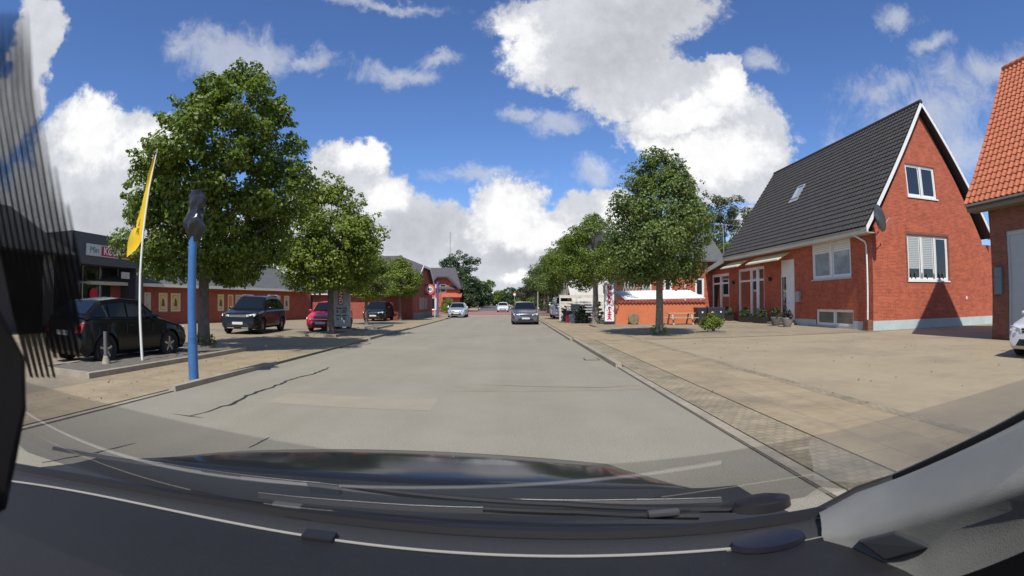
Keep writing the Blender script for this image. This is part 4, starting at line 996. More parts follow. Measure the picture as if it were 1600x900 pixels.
    m_ = MB(); m_.box(-.26, .26, -.035, -.02, clear + .20, clear + .31); m_.build('number_plate', PLATE, T)
    m_ = MB(); m_.box(-.26, .26, L, L + .012, belt - .36, belt - .25); m_.build('number_plate', PLATE, T)
    m_ = MB(); m_.box(-.22, -.02, roof0 - .17, roof0 - .168, H - .17, H - .12)
    if rails:
        for sgn in (1, -1):
            m_ = MB(); m_.tube([(sgn * (wtop + .0), roof0 + .15, H - .02), (sgn * (wtop + .01), roof0 + .3, H + .05), (sgn * (wtop + .01), roof1 - .2, H + .05), (sgn * (wtop), roof1 - .02, H - .02)], .018, 8); m_.build('roof_rail', M['chrome'], T, smooth=True)
    return T
def paint(name, c, metal=.3): return mat(name, c, rough=.22, metal=metal, coat=(.5 if max(c) > .05 else .12), spec=.35)
make_car('parked_car', 'black suv with chrome grille and silver roof rails parked on the forecourt', paint('suv paint', (.008, .0085, .009), .0), L=4.35, W=1.90, H=1.70, loc=(-11.88, 20.5, .03), rz=R(6), hood=1.06, nose=.90, cowl=1.05, roof0=1.85, roof1=3.7, rear=4.22, belt=1.08, clear=.24, wr=.36, rails=True, chromegrille=True)
make_car('parked_car', 'bright red hatchback parked half hidden behind the grey price sign', paint('red paint', (.62, .010, .020), 0), L=3.8, W=1.70, H=1.48, loc=(-9.2, 24.0, .03), rz=R(4), hood=.92, nose=.70, cowl=.85, roof0=1.5, roof1=3.3, rear=3.72, belt=.95, clear=.17, wr=.29)
make_car('parked_car', 'black hatchback parked by the low wing near the thin street tree', paint('black paint', (.012, .012, .015), .2), L=4.0, W=1.78, H=1.50, loc=(-10.3, 38.0, .03), rz=R(1), hood=.95, nose=.72, cowl=.95, roof0=1.6, roof1=3.3, rear=3.9, belt=.98, clear=.17, wr=.31)
make_car('parked_car', 'pale silver car facing the camera beside the blue-violet post', paint('silver paint', (.55, .60, .66), .5), L=4.3, W=1.72, H=1.44, loc=(-5.15, 49.2, 0), hood=.92, nose=.70, belt=.95, clear=.17, wr=.31, cowl=1.1, roof0=1.8, roof1=3.2, rear=3.95)
make_car('oncoming_car', 'dark grey hatchback with silver roof rails facing the camera on the road', paint('grey paint', (.17, .165, .175), .6), L=4.1, W=1.80, H=1.52, loc=(1.03, 34.2, 0), rz=R(1), hood=.98, nose=.74, belt=1.0, clear=.17, wr=.32, cowl=.95, roof0=1.65, roof1=3.3, rear=4.0, rails=True)
make_car('distant_car', 'small white car on the red crossing in the middle of the street', paint('white car paint', (.72, .72, .74), .1), L=4.2, W=1.75, H=1.46, loc=(-1.1, 77, .01), hood=.93, nose=.70, clear=.18, wr=.31)
make_car('parked_car', 'dark estate car with its red tail lamp behind the kerb bed and flagpole', paint('anthracite paint', (.007, .008, .008), .0), L=3.82, W=1.80, H=1.50, loc=(-9.60, 12.35, .03), rz=R(180 - 6), ovr=.72, hood=1.0, nose=.76, cowl=1.05, roof0=1.75, roof1=3.1, rear=3.70, belt=1.02, clear=.2, wr=.34)
make_car('parked_car', 'white car nosing into the picture beside the grey garage door', paint('white car paint', (.72, .72, .74)), L=4.3, W=1.8, H=1.55, loc=(12.1, 7.6, .05), rz=R(-82), hood=.98, nose=.76, clear=.2, wr=.33, cowl=1.0)
make_car('parked_van', 'white van parked beside the slatted fence under the street trees', paint('white van paint', (.78, .79, .80), 0), L=4.9, W=1.85, H=1.95, loc=(4.75, 50.5, .05), rz=R(180), hood=1.1, nose=.8, cowl=.7, roof0=1.4, roof1=4.75, rear=4.88, belt=1.15, clear=.2, wr=.33)

# ---------------------------------------------------------------- street furniture
BP = mat('blue enamel', (.045, .14, .33), rough=.45, var=.12, vscale=5, stain=((.12, .20, .30), 9, .62, .8))
T = thing('sign_post', 'blue sign post whose top is wrapped in a black plastic bag', 'post', (-5.80, 8.25, .03))
mb = MB(); mb.tube([(0, 0, 0), (0, 0, 1.0), (-.02, 0, 2.5), (-.02, 0, 2.7)], [.090, .086, .082, .080], 18); mb.build('pole', BP, T, smooth=True)
mb = MB(); mb.tube([(0, 0, .0), (0, 0, .66)], .097, 18); 
for z in (.70, .74, .78): mb.tube([(0, 0, z), (0, 0, z + .018)], .093, 18)
mb.build('sleeve', BP, T, smooth=True)
bag = MB(); rows = []
rb = random.Random(3)
for i in range(26):
    t = i / 25; z = 2.55 + t * .96
    r0 = .115 + .11 * math.exp(-((t - .33) / .20) ** 2) + .05 * math.exp(-((t - .78) / .2) ** 2) - .08 * max(0, t - .9) / .1
    if t < .12: r0 = .09 + .05 * t / .12
    rows.append([(r0 * math.cos(a) * (1 + .20 * math.sin(3 * a + i * .35) + rb.uniform(-.06, .06)) * (1.1 if t > .7 else 1), r0 * .7 * math.sin(a) * (1 + .2 * math.sin(5 * a - i * .5) + rb.uniform(-.06, .06)), z + .015 * math.sin(4 * a)) for a in [2 * math.pi * j / 20 for j in range(20)]])
    rows[-1].append(rows[-1][0])
bag.grid(rows); bag.poly(rows[-1][:-1]); bag.poly(rows[0][:-1]); bag.build('plastic_bag', mat('black bag plastic', (.012, .012, .014), rough=.25, spec=.7), T, smooth=True, autosmooth=50)

T = thing('flagpole', 'white flagpole standing in the kerb bed with a yellow beach flag', 'flagpole', (-8.44, 9.83, .08))
mb = MB(); pts = [(-.02, 0, 0), (-.06, 0, 1.0), (-.07, 0, 2.0), (-.03, 0, 3.0), (.05, 0, 4.0), (.17, 0, 4.95)]
mb.tube(pts, [.035, .033, .03, .027, .022, .014], 10); mb.build('pole', mat('ivory pole', (.74, .75, .68), rough=.4), T, smooth=True)
T2 = MB(); rows = []
fx = lambda z: float(np.interp(z, [0, 1, 2, 3, 4, 4.95], [-.02, -.06, -.07, -.03, .05, .17]))
for i in range(29):
    t = i / 28; z = 4.85 - t * 2.05
    wdt = .03 + .30 * math.sin(min(1, t * 1.05) * math.pi * .52) ** 1.2 
    rows.append([(fx(z) - .02 - wdt * s * (1 - .35 * s * math.sin(t * 5)), .07 * math.sin(s * 5 + t * 6) * s + .02 * math.sin(t * 21) * s, z - s * (.10 + .30 * t * t)) for s in [j / 10 for j in range(11)]])
T2.grid(rows); T2.build('flag', mat('yellow flag cloth', (.72, .47, .012), rough=.75), T, smooth=True, fix=False)
fb = mat('flag black print', (.02, .018, .015))
text_mesh('flag_lettering', 'G', .20, fb, T, frame_mat((-.23, -.09, 3.35), (1, -.2, -.05), (.15, 0, 1)), sx=.75, bold=.008)
text_mesh('flag_lettering', 'FR', .20, fb, T, frame_mat((-.25, -.09, 3.14), (1, -.2, -.05), (.15, 0, 1)), sx=.62, bold=.008)

T = thing('bollard', 'short grey concrete bollard in the kerb bed before the dark estate car', 'bollard', (-8.72, 8.8, .08))
mb = MB(); mb.tube([(0, 0, 0), (0, 0, .72)], [.05, .045], 12); mb.build('post', mat('pale bollard', (.13, .125, .12), rough=.8), T, smooth=True)
mb = MB(); mb.lathe([(.02, 0), (.12, 0), (.09, .10), (.055, .2), (.05, .2)], 14); mb.build('base', M['kerb'], T, smooth=True)

# price pylon of the grocer
T = thing('price_sign', 'grey upright price sign with a red lettered band before the red hatchback', 'sign', (-7.84, 23.3, .22)); T.scale = (.80, .80, .80)
pg_ = mat('pylon grey', (.36, .37, .40), rough=.5, var=.04, vscale=2)
mb = MB(); mb.box(-.53, .53, -.09, .09, .14, 3.4); mb.build('panel', pg_, T, bevel=.01)
mb = MB(); mb.box(-.6, .6, -.16, .16, -.22, 0); mb.build('base', M['kerb'], T)
mb = MB(); mb.box(-.52, -.44, -.06, .06, 0, .139); mb.box(.44, .52, -.06, .06, 0, .139); mb.build_each('leg', M['dgrey'], T)
mb = MB(); mb.box(-.19, .13, -.10, -.091, 1.42, 3.25); mb.build('red_band', mat('deep sign red', (.42, .012, .03)), T)
text_mesh('band_lettering', 'KØBMAND', .33, M['white'], T, frame_mat((-.03, -.104, 2.34), (0, 0, -1), (1, 0, 0)), sx=1.08, bold=.008)
bk = mat('print black', (.015, .015, .015))
for (tx, x, z, s) in (('8 - 20', .0, 1.02, .26), ('Mandag - fredag', .02, 1.22, .11), ('Lørdag - søndag', 0, .80, .11), ('8 - 20', 0, .60, .24)):
    text_mesh('hours_lettering', tx, s, bk, T, frame_mat((x, -.0945, z), (1, 0, 0), (0, 0, 1)), sx=.95, bold=.004)

# 40 zone sign
def round_sign(name, label, loc, txt, r=.42, h=2.65, board=True, rz=0, col_ring=None):
    T = thing(name, label, 'sign', loc, rz)
    mb = MB(); mb.tube([(.48 if board else 0, .05, 0), (.48 if board else 0, .05, h + .45)], .035, 10); mb.build('pole', M['cream'], T, smooth=True)
    if board:
        mb = MB(); mb.box(-.5, .5, 0, .02, h - .55, h + .5); mb.build('board', mat('sign board dark red', (.30, .02, .04), rough=.5), T, bevel=.006)
    y = -.004 if board else 0
    mb = MB(); mb.lathe([(0, y - .012), (r, y - .012), (r, y - .001), (0, y - .001)], 32, axis='y', c=(0, 0, h)); mb.build('ring', M['white'] if board else M['red'], T)
    mb = MB(); mb.lathe([(0, y - .018), (r * .93, y - .018), (r * .93, y - .0125), (0, y - .0125)], 32, axis='y', c=(0, 0, h)); d = mb.build('ring_band', M['red'], T)
    mb = MB(); mb.lathe([(0, y - .026), (r * .70, y - .026), (r * .70, y - .0185), (0, y - .0185)], 32, axis='y', c=(0, 0, h)); mb.build('disc', M['white'], T)
    if txt: text_mesh('numerals', txt, r * .92, bk, T, frame_mat((0, y - .032, h), (1, 0, 0), (0, 0, 1)), bold=.012)
    return T
T = round_sign('speed_sign', 'round red-rimmed 40 speed limit sign on a dark red board', (-7.55, 48.3, .03), '40')
round_sign('distant_sign', 'small round red road sign on a pole before the distant trees', (.95, 112, .25), None, r=.36, h=2.9, board=False)
T = thing('sign_post', 'blue-violet post standing beside the 40 sign', 'post', (-6.9, 49.0, .03))
mb = MB(); mb.tube([(0, 0, 0), (0, 0, 3.4)], .10, 12); mb.build('pole', mat('violet blue enamel', (.09, .10, .30), rough=.5), T, smooth=True)
mb = MB(); mb.box(-.55, -.11, -.03, .03, 2.8, 3.15); mb.build('plate', M['cream'], T)

# pizza sign
T = thing('pizza_sign', 'tall narrow white pizza sign with red vertical letters beside the orange wall', 'sign', (6.35, 32.9, .05))
mb = MB(); mb.box(-.32, .32, -.09, .09, .18, 2.62); mb.build('frame', M['zinc'], T, bevel=.01)
mb = MB(); mb.box(-.29, .29, -.099, -.091, .22, 2.52); mb.build('panel', M['white'], T)
mb = MB(); mb.box(-.3, .3, -.07, .07, 0, .179); mb.build('base', M['black'], T)
word = 'MØLDRUP PIZZA'; z = 2.40
for ch in word:
    if ch != ' ': text_mesh('letter', ch, .215, mat('letter red', (.55, .01, .06), rough=.5), T, frame_mat((0, -.104, z), (1, 0, 0), (0, 0, 1)), sx=1.75, bold=.012)
    z -= .168

# picnic table
T = thing('picnic_table', 'weathered wooden picnic table beside the wheelie bins', 'picnic table', (10.75, 31.6, .05))
mb = MB()
for k in range(5): mb.box(-.9, .9, -.36 + k * .145, -.36 + k * .145 + .13, .70, .74)
mb.build('table_top', M['wood'], T)
for s_ in (-1, 1):
    mb = MB(); mb.box(-.95, .95, s_ * .72 - .12, s_ * .72 + .0, .42, .46); mb.box(-.95, .95, s_ * .72 + .012, s_ * .72 + .13, .42, .46); mb.build('bench', M['wood'], T)
for x_ in (-.65, .65):
    for s_ in (-1, 1):
        mb = MB(); mb.bar((x_, s_ * .28, .70), (x_, s_ * .66, 0), .045, .10, up=(1, 0, 0)); mb.build('leg', M['wood'], T)
    mb = MB(); mb.box(x_ + .05, x_ + .095, -.80, .80, .34, .42); mb.build('crossbeam', M['wood'], T)
# wheelie bins
def bin_(loc, rz, label, c):
    T = thing('wheelie_bin', label, 'bin', loc, rz, 'wheelie bins against the house corner')
    mb = MB(); a = [(-.25, -.30, .08), (.25, -.30, .08), (.25, .28, .08), (-.25, .28, .08)]; b = [(-.30, -.38, 1.0), (.30, -.38, 1.0), (.30, .34, 1.0), (-.30, .34, 1.0)]
    mb.v += a + b; mb.f += [(0, 1, 2, 3), (4, 5, 6, 7), (0, 1, 5, 4), (1, 2, 6, 5), (2, 3, 7, 6), (3, 0, 4, 7)]; mb.box(-.32, .32, -.40, .36, .97, 1.03); mb.build('body', c, T, bevel=.012)
    mb = MB(); mb.box(-.31, .31, -.39, .36, 1.035, 1.07); mb.tube([(-.25, .40, 1.04), (.25, .40, 1.04)], .02, 8); mb.build('lid', c, T, bevel=.01)
    for s_ in (-1, 1):
        mb = MB(); mb.lathe([(0, -.03), (.10, -.03), (.10, .03), (0, .03)], 14, axis='x', c=(s_ * .24, .27, .10)); mb.build('wheel', TYRE, T)
    mb = MB(); mb.box(-.05, .05, -.402, -.39, .72, .82); mb.build('sticker', M['white'], T)
bc = mat('bin plastic', (.03, .035, .045), rough=.5)
bin_((12.05, 31.5, .05), .08, 'dark wheelie bin standing nearest the picnic table', bc)
bin_((12.80, 31.5, .05), -.05, 'dark wheelie bin standing nearest the brick house', bc)
bin_((13.55, 31.9, .05), -.02, 'dark wheelie bin half hidden behind the small leafy bush', bc)
# millstone by the wall
T = MB(); T.lathe([(0, -.11), (.33, -.11), (.36, -.07), (.36, .07), (.33, .11), (0, .11)], 22, axis='y', c=(0, 0, .36)); o = T.build('round_stone', mat('mossy stone', (.20, .17, .10), rough=.95, var=.35, vscale=5), smooth=True); o.location = (7.9, 32.6, .05); tag(o, 'upright round grey stone leaning against the orange wall', 'stone')

# ---------------------------------------------------------------- foliage
LEAF = leaf_mat('lime leaf', (.135, .190, .026), trans=.38)
LEAF2 = leaf_mat('lime leaf light', (.175, .230, .032), trans=.40)
LEAF3 = leaf_mat('dark leaf', (.05, .085, .025), trans=.2)
LEAF4 = leaf_mat('blue green leaf', (.135, .185, .045), trans=.34)
PURPLE = leaf_mat('purple leaf', (.045, .030, .035), trans=.2)
def leaves(name, pos, nrm, size, material, parent, squash=.75, rs=1):
    r_ = np.random.default_rng(rs); n = len(pos)
    nrm = nrm / (np.linalg.norm(nrm, axis=1, keepdims=True) + 1e-9)
    ref = r_.normal(size=(n, 3)); a = np.cross(nrm, ref); a /= (np.linalg.norm(a, axis=1, keepdims=True) + 1e-9); b = np.cross(nrm, a)
    s = size * r_.uniform(.6, 1.25, (n, 1))
    fold = nrm * s * .22
    v = np.empty((n, 4, 3))
    v[:, 0] = pos - a * s * .5; v[:, 1] = pos - b * s * .5 * squash + fold; v[:, 2] = pos + a * s * .55; v[:, 3] = pos + b * s * .5 * squash + fold
    me = bpy.data.meshes.new(name)
    me.vertices.add(n * 4); me.vertices.foreach_set('co', v.reshape(-1))
    idx = np.arange(n)[:, None] * 4 + np.array([0, 1, 2, 0, 2, 3])[None]
    me.loops.add(n * 6); me.loops.foreach_set('vertex_index', idx.reshape(-1).astype(np.int32))
    me.polygons.add(n * 2); me.polygons.foreach_set('loop_start', (np.arange(n * 2) * 3).astype(np.int32)); me.polygons.foreach_set('loop_total', np.full(n * 2, 3, np.int32))
    me.update(calc_edges=True); me.materials.append(material)
    o = bpy.data.objects.new(name, me); col.objects.link(o); o.parent = parent
    return o
def crown_points(n, rx, ry, z0, z1, seed, wide=.38, point=1.3, clumps=150, cr=.5, off=(0, 0), hollow=.45, shoots=0):
    """leaf positions: clumps scattered through an uneven egg-shaped crown"""
    r_ = np.random.default_rng(seed)
    H_ = z1 - z0
    ph = r_.uniform(0, 6.28, 6)
    def rad(t, a):
        base = np.where(t < wide, np.sqrt(np.clip(1 - ((wide - t) / (wide + .10)) ** 2, 0, 1)), np.clip(1 - ((t - wide) / (1 - wide)) ** point, 0, 1) ** .75)
        lump = 1 + .10 * np.sin(2 * a + ph[0] + 3 * t) + .11 * np.sin(3 * a + ph[1] - 6 * t) + .11 * np.sin(5 * a + ph[2] + 13 * t) + .10 * np.sin(8 * a + ph[3] - 22 * t)
        return base * lump
    t = r_.beta(1.25, 1.35, clumps); a = r_.uniform(0, 2 * np.pi, clumps)
    k = hollow + (1 - hollow) * r_.uniform(0, 1, clumps) ** .45
    rr = rad(t, a) * k
    C = np.stack([off[0] * t + rr * rx * np.cos(a), off[1] * t + rr * ry * np.sin(a), z0 + H_ * t], 1)
    sz = cr * r_.uniform(.55, 1.25, clumps) * (.75 + .5 * (1 - t))
    if shoots:
        ts = r_.uniform(.25, .98, shoots); as_ = r_.uniform(0, 2 * np.pi, shoots); rr = rad(ts, as_) * r_.uniform(1.0, 1.17, shoots)
        C2 = np.stack([off[0] * ts + rr * rx * np.cos(as_), off[1] * ts + rr * ry * np.sin(as_), z0 + H_ * ts + r_.uniform(.05, .5, shoots)], 1)
        C = np.concatenate([C, C2]); sz = np.concatenate([sz, np.full(shoots, cr * .33)])
    pk = sz ** 2; pk /= pk.sum()
    ci = r_.choice(len(C), n, p=pk)
    d = r_.normal(size=(n, 3)); d /= np.linalg.norm(d, axis=1, keepdims=True)
    q = r_.uniform(.25, 1, (n, 1)) ** .5
    P_ = C[ci] + d * q * sz[ci][:, None] * np.array([1.1, 1.1, .72])
    cen = np.array([0, 0, (z0 + z1) / 2])
    nr = d * .55 + (P_ - cen) / np.linalg.norm(P_ - cen, axis=1, keepdims=True) * .35 + np.array([0, 0, .45]) + r_.normal(size=(n, 3)) * .40
    return P_, nr, C, sz
def tree(name, label, loc, n, rx, ry, z0, z1, seed, leaf=.11, material=None, bark=None, tr=.14, wide=.38, point=1.3, clumps=150, cr=.5, off=(0, 0), group=None, lean=(0, 0), hollow=.45, shoots=0, rz=0, base_shoots=0, cat='tree'):
    T = thing(name, label, cat, loc, rz, group)
    P_, nr, C, sz = crown_points(n, rx, ry, z0, z1, seed, wide, point, clumps, cr, off, hollow, shoots)
    leaves('crown', P_, nr, leaf, material or LEAF, T, rs=seed)
    r_ = random.Random(seed); mb = MB(); top = z0 + (z1 - z0) * .70
    pts = [(0, 0, -.05), (lean[0] * .1, lean[1] * .1, .35), (lean[0] * .4 + r_.uniform(-.04, .04), lean[1] * .4, z0 * .55), (lean[0], lean[1], z0 + .2), (off[0] * .4 + lean[0], off[1] * .4, (z0 + top) / 2), (off[0] * .7, off[1] * .7, top)]
    mb.tube(pts, [tr * 1.45, tr * 1.08, tr * .95, tr * .85, tr * .5, tr * .12], 12)
    for i in range(14 if n > 3000 else 7):
        c = C[r_.randrange(clumps)]; zb = z0 + .1 + (min(c[2], top) - z0) * r_.uniform(.1, .55); zb = min(zb, c[2] - .1) if c[2] - .1 > z0 * .8 else z0 * .9
        f = (zb - z0) / (top - z0); bx = lean[0] * (1 - f) + off[0] * .7 * f; by = lean[1] * (1 - f) + off[1] * .7 * f
        m_ = Vector((bx, by, zb)).lerp(Vector(c), .5) + Vector((0, 0, -.08 * (z1 - z0) * .3))
        mb.tube([(bx, by, zb), tuple(m_), tuple(c)], [tr * .42, tr * .24, tr * .07], 7)
    mb.build('trunk', bark or M['bark'], T, smooth=True, autosmooth=60)
    if base_shoots:
        r2 = np.random.default_rng(seed + 5); k = base_shoots; a = r2.uniform(0, 6.28, k); rr = r2.uniform(.12, .42, k)
        pos = np.stack([rr * np.cos(a), rr * np.sin(a), r2.uniform(.05, .55, k) * (1.3 - rr * 1.8)], 1); leaves('base_shoots', pos, r2.normal(size=(k, 3)) * .5 + [0, 0, .6], .09, LEAF2, T, rs=3)
    return T
LG = 'lime trees along the left pavement'; RG = 'clipped trees along the right pavement'
tree('street_tree', 'largest leafy tree, its tall crown rising behind the bag-topped blue post', (-9.45, 14.1, .03), 62000, 2.2, 2.9, 2.15, 7.85, 11, leaf=.12, tr=.19, clumps=250, cr=.48, off=(1.9, -1.5), group=LG, wide=.42, point=1.9, shoots=220, hollow=.55, base_shoots=260)
tree('street_tree', 'leafy lime tree standing directly before the red hatchback', (-7.75, 21.5, .03), 32000, 1.95, 2.2, 2.1, 6.45, 12, leaf=.125, tr=.15, clumps=170, cr=.48, group=LG, wide=.36, point=1.7, shoots=120, hollow=.5, material=LEAF2, off=(.2, -1.0))
tree('street_tree', 'narrow-crowned lime tree just beyond the grey price sign', (-9.2, 32.4, .03), 14000, 1.45, 1.5, 1.9, 5.1, 13, leaf=.12, tr=.11, clumps=120, cr=.42, group=LG, shoots=50, material=LEAF2)
tree('street_tree', 'smallest lime tree, in front of the half-hipped gabled house', (-8.75, 40.6, .03), 12000, 1.5, 1.5, 2.05, 4.9, 14, leaf=.12, tr=.10, clumps=110, cr=.42, group=LG, shoots=40, material=LEAF2)
tree('street_tree', 'full domed tree with leafy shoots at its base, before the picnic table', (6.5, 22.0, .05), 44000, 2.4, 2.5, 2.25, 7.8, 27, leaf=.115, tr=.17, clumps=420, cr=.46, group=RG, wide=.34, point=1.45, shoots=140, hollow=.3, off=(-.1, -1.1), base_shoots=200, bark=M['bark2'], material=LEAF4)
tree('street_tree', 'thick pale-trunked tree standing beside the tall pizza sign', (5.65, 34.2, .05), 22000, 2.45, 2.5, 2.9, 7.2, 22, leaf=.125, tr=.19, clumps=200, cr=.5, group=RG, wide=.35, point=1.6, shoots=40, bark=M['bark2'], material=LEAF)
tree('street_tree', 'leaning pale-trunked tree in front of the slatted fence', (5.1, 43.0, .05), 18000, 2.7, 2.6, 2.7, 7.0, 23, leaf=.14, tr=.16, clumps=170, cr=.52, group=RG, wide=.35, lean=(-.45, 0), bark=M['bark2'], material=LEAF)
tree('street_tree', 'street tree standing beside the white van', (4.8, 55.0, .05), 14000, 2.7, 2.6, 2.6, 6.9, 24, leaf=.15, tr=.15, clumps=150, cr=.52, group=RG, wide=.35, material=LEAF4)
tree('street_tree', 'farthest tree of the row running past the white van', (4.9, 67.0, .05), 12000, 2.8, 2.6, 2.4, 6.9, 25, leaf=.16, tr=.15, clumps=130, cr=.55, group=RG, wide=.35, material=LEAF3)
tree('beech_tree', 'dark purple-leaved tree beyond the row past the white van', (5.4, 82.0, 0), 11000, 3.6, 3.6, 1.2, 8.2, 26, leaf=.22, tr=.2, clumps=110, cr=.75, wide=.3, material=PURPLE)
# far trees
tree('birch_tree', 'tall drooping birch rising above the orange-red house', (-10.9, 112, .1), 15000, 4.3, 4.0, 2.0, 12.4, 31, leaf=.32, tr=.28, clumps=120, cr=.95, wide=.55, point=2.6, material=LEAF3, hollow=.3)
tree('conifer_tree', 'dense dark green tree behind the silver parked car', (-7.7, 82, 0), 12000, 2.1, 2.2, .5, 6.2, 32, leaf=.22, tr=.15, clumps=110, cr=.6, wide=.25, material=LEAF3)
fars = [(-4.6, 118, 2.6, 6.0, LEAF3), (-3.0, 140, 3.0, 6.8, LEAF), (-8.5, 128, 3.2, 6.2, LEAF3), (-5.2, 170, 3.2, 7.6, LEAF), (-9.5, 185, 3.5, 7.5, LEAF3), (-18, 150, 5, 8.5, LEAF), (-15, 105, 3, 6.0, LEAF)]
FL = ['dark round tree left of the far road, nearest the lamp posts', 'mid green tree beyond the left lamp posts', 'dense tree behind the birch at the left roadside', 'light green tree near the crest of the road on its left', 'dark tree at the left crest of the road', 'broad far tree left behind the orange-red house', 'rounded tree rising behind the orange-red house roof']
for i, (x, y, r_, h_, m_) in enumerate(fars):
    xx = x + xs(y) * (1 if i in (3, 4) else .35) - (2.0 if i in (0, 1) else 0)
    tree('roadside_tree', FL[i], (xx, y, zr(y) - .1), 5000, r_, r_, .6, h_, 40 + i, leaf=.38, tr=.2, clumps=60, cr=.9, wide=.4, point=2.0, material=m_)
fr_ = [(2.4, 118, 2.1, 4.4, LEAF3), (4.5, 132, 3.5, 5.4, LEAF), (-.2, 150, 2.6, 5.4, LEAF3), (5.0, 105, 3.0, 5.0, LEAF), (9.5, 120, 4.0, 7.5, LEAF3), (-2.6, 185, 2.6, 4.4, LEAF3)]
FL = ['round dark tree by the distant road sign', 'broad green tree behind the distant road sign', 'dark tree by the right side of the far bend', 'light green bushy tree right of the far road sign', 'tall dark tree behind the row past the white van', 'small dark tree at the right crest of the road']
for i, (x, y, r_, h_, m_) in enumerate(fr_):
    tree('roadside_tree', FL[i], (x, y, zr(y) - .1), 5000, r_, r_, .3, h_, 60 + i, leaf=.36, tr=.2, clumps=60, cr=.8, wide=.4, point=2.2, material=m_)
tree('background_tree', 'tall airy tree behind the brick house roof', (26.5, 60, 0), 16000, 5.2, 4.6, 4.0, 14.6, 71, leaf=.26, tr=.3, clumps=130, cr=.9, wide=.5, point=2.2, material=leaf_mat('olive leaf', (.12, .13, .055), trans=.3), hollow=.2)
tree('background_tree', 'mid green tree peeping out above the brick house extension', (21.5, 56, 0), 9000, 3.2, 3.2, 3.0, 10.0, 72, leaf=.24, tr=.25, clumps=90, cr=.8, wide=.45, point=2.0, material=LEAF)
# hedges and shrubs
def shrub(name, label, loc, rx, ry, h, n, seed, leaf, material, cat='shrub', stem=True):
    T = thing(name, label, cat, loc)
    P_, nr, C, sz = crown_points(n, rx, ry, h * (.28 if stem else .02), h, seed, .35, 1.6, 26, min(rx, ry) * .42, hollow=.25)
    leaves('foliage', P_, nr, leaf, material, T, rs=seed)
    mb = MB(); r_ = random.Random(seed)
    for i in range(5):
        c = C[r_.randrange(26)]; mb.tube([(0, 0, 0), (c[0] * .3, c[1] * .3, h * .3), tuple(c)], [.03 * h + .005, .018 * h, .006], 6)
    mb.build('stem', M['bark'], T); return T
shrub('bush', 'small leafy bush growing from the paving in front of the brick house', (9.6, 23.2, .05), .62, .55, .85, 2600, 81, .085, LEAF2)
mb = MB(); mb.lathe([(.0, .0), (.62, .0), (.60, .03), (.45, .045), (.0, .05)], 20, c=(9.6, 23.2, .051)); mb.build('soil_ring', M['soil'])['kind'] = 'structure'
shrub('bush', 'dark round bush beside the trunk next to the pizza sign', (5.0, 35.4, .05), .48, .45, 1.25, 2200, 82, .09, LEAF3, stem=False)
shrub('bush', 'dark shrub with pale stems squeezed between tree trunk and pizza sign', (6.0, 34.6, .05), .25, .3, 1.5, 700, 83, .09, LEAF3)
shrub('bush', 'yellow-green bush behind the pale silver car', (-8.3, 68.5, 0), 1.3, 1.2, 1.9, 3000, 84, .14, LEAF2, stem=False)
shrub('hedge', 'long clipped green hedge along the far right verge', (5.2, 100, .2), 2.0, 8, 2.3, 7000, 85, .2, LEAF2, 'hedge', stem=False)
shrub('hedge', 'dark hedge along the far left roadside', (-11.2, 108, .2), 1.6, 14, 2.6, 8000, 86, .22, LEAF3, 'hedge', stem=False)
# planting at the shop bed
# dark potted hedge along the house front
for i, (x, y, h_, w_) in enumerate(((16.35, 31.2, .95, .5), (16.3, 33.4, .85, .42), (16.3, 36.6, 1.0, .5), (16.3, 38.6, .95, .5), (16.2, 40.6, 1.0, .5))):
    T = thing('planter', ['dark box planter nearest the front door step', 'dark box planter before the near shop window', 'dark box planter before the far shop window edge', 'dark box planter below the extension window', 'farthest dark box planter by the bins'][i], 'planter', (x, y, .05), 0, 'dark planters along the house front')
    mb = MB(); mb.box(-.22, .22, -.75, .75, 0, .42); mb.build('box', M['black'], T, bevel=.01)
    P_, nr, C, sz = crown_points(1500, .28, .72, .42, h_, 90 + i, .4, 3, 24, .16, hollow=.2); leaves('foliage', P_, nr, .07, LEAF3, T, rs=i)
for i, (x, y, c, lb) in enumerate(((15.5, 27.6, (.13, .125, .12), 'grey round pot with a dark plant nearer the shop window'), (15.3, 25.9, (.20, .19, .17), 'pale grey round pot with a reddish plant nearer the basement window'))):
    T = thing('plant_pot', lb, 'plant pot', (x, y, .05), 0, 'pots by the front door')
    mb = MB(); mb.lathe([(.0, 0), (.20, 0), (.30, .22), (.34, .48), (.30, .52), (.27, .50), (.0, .46)], 20); mb.build('pot', mat('pot %d' % i, c, rough=.8, var=.15, vscale=5), T, smooth=True)
    P_, nr, C, sz = crown_points(520, .34, .34, .5, 1.05 + .1 * i, 97 + i, .4, 1.5, 16, .14, hollow=.1); leaves('plant', P_, nr, .10, (LEAF3, PURPLE)[i], T, rs=i)
# things under the right-hand trees
T = thing('utility_cabinet', 'pale green-grey utility cabinet behind the round dark bush', 'cabinet', (4.75, 37.6, .05))
mb = MB(); mb.box(-.32, .32, -.2, .2, .08, 1.25); mb.build('body', mat('cabinet green', (.30, .34, .30), rough=.6), T, bevel=.01)
mb = MB(); mb.box(-.36, .36, -.24, .24, 1.251, 1.30); mb.build('lid', M['zinc'], T); mb = MB(); mb.box(-.3, .3, -.18, .18, 0, .079); mb.build('base', M['kerb'], T)
T = thing('litter_bin', 'brown litter bin beside the utility cabinet', 'bin', (4.25, 37.4, .05))
mb = MB(); mb.lathe([(.18, 0), (.2, .02), (.2, .75), (.17, .8), (.05, .82)], 14); mb.build('body', mat('bin brown', (.09, .055, .045), rough=.6), T, smooth=True)
mb = MB(); mb.box(-.12, .12, -.21, -.19, .55, .66); mb.build('slot', M['black'], T)
T = thing('stone_planter', 'dark stone pedestal planter before the slatted fence', 'planter', (4.15, 39.4, .05))
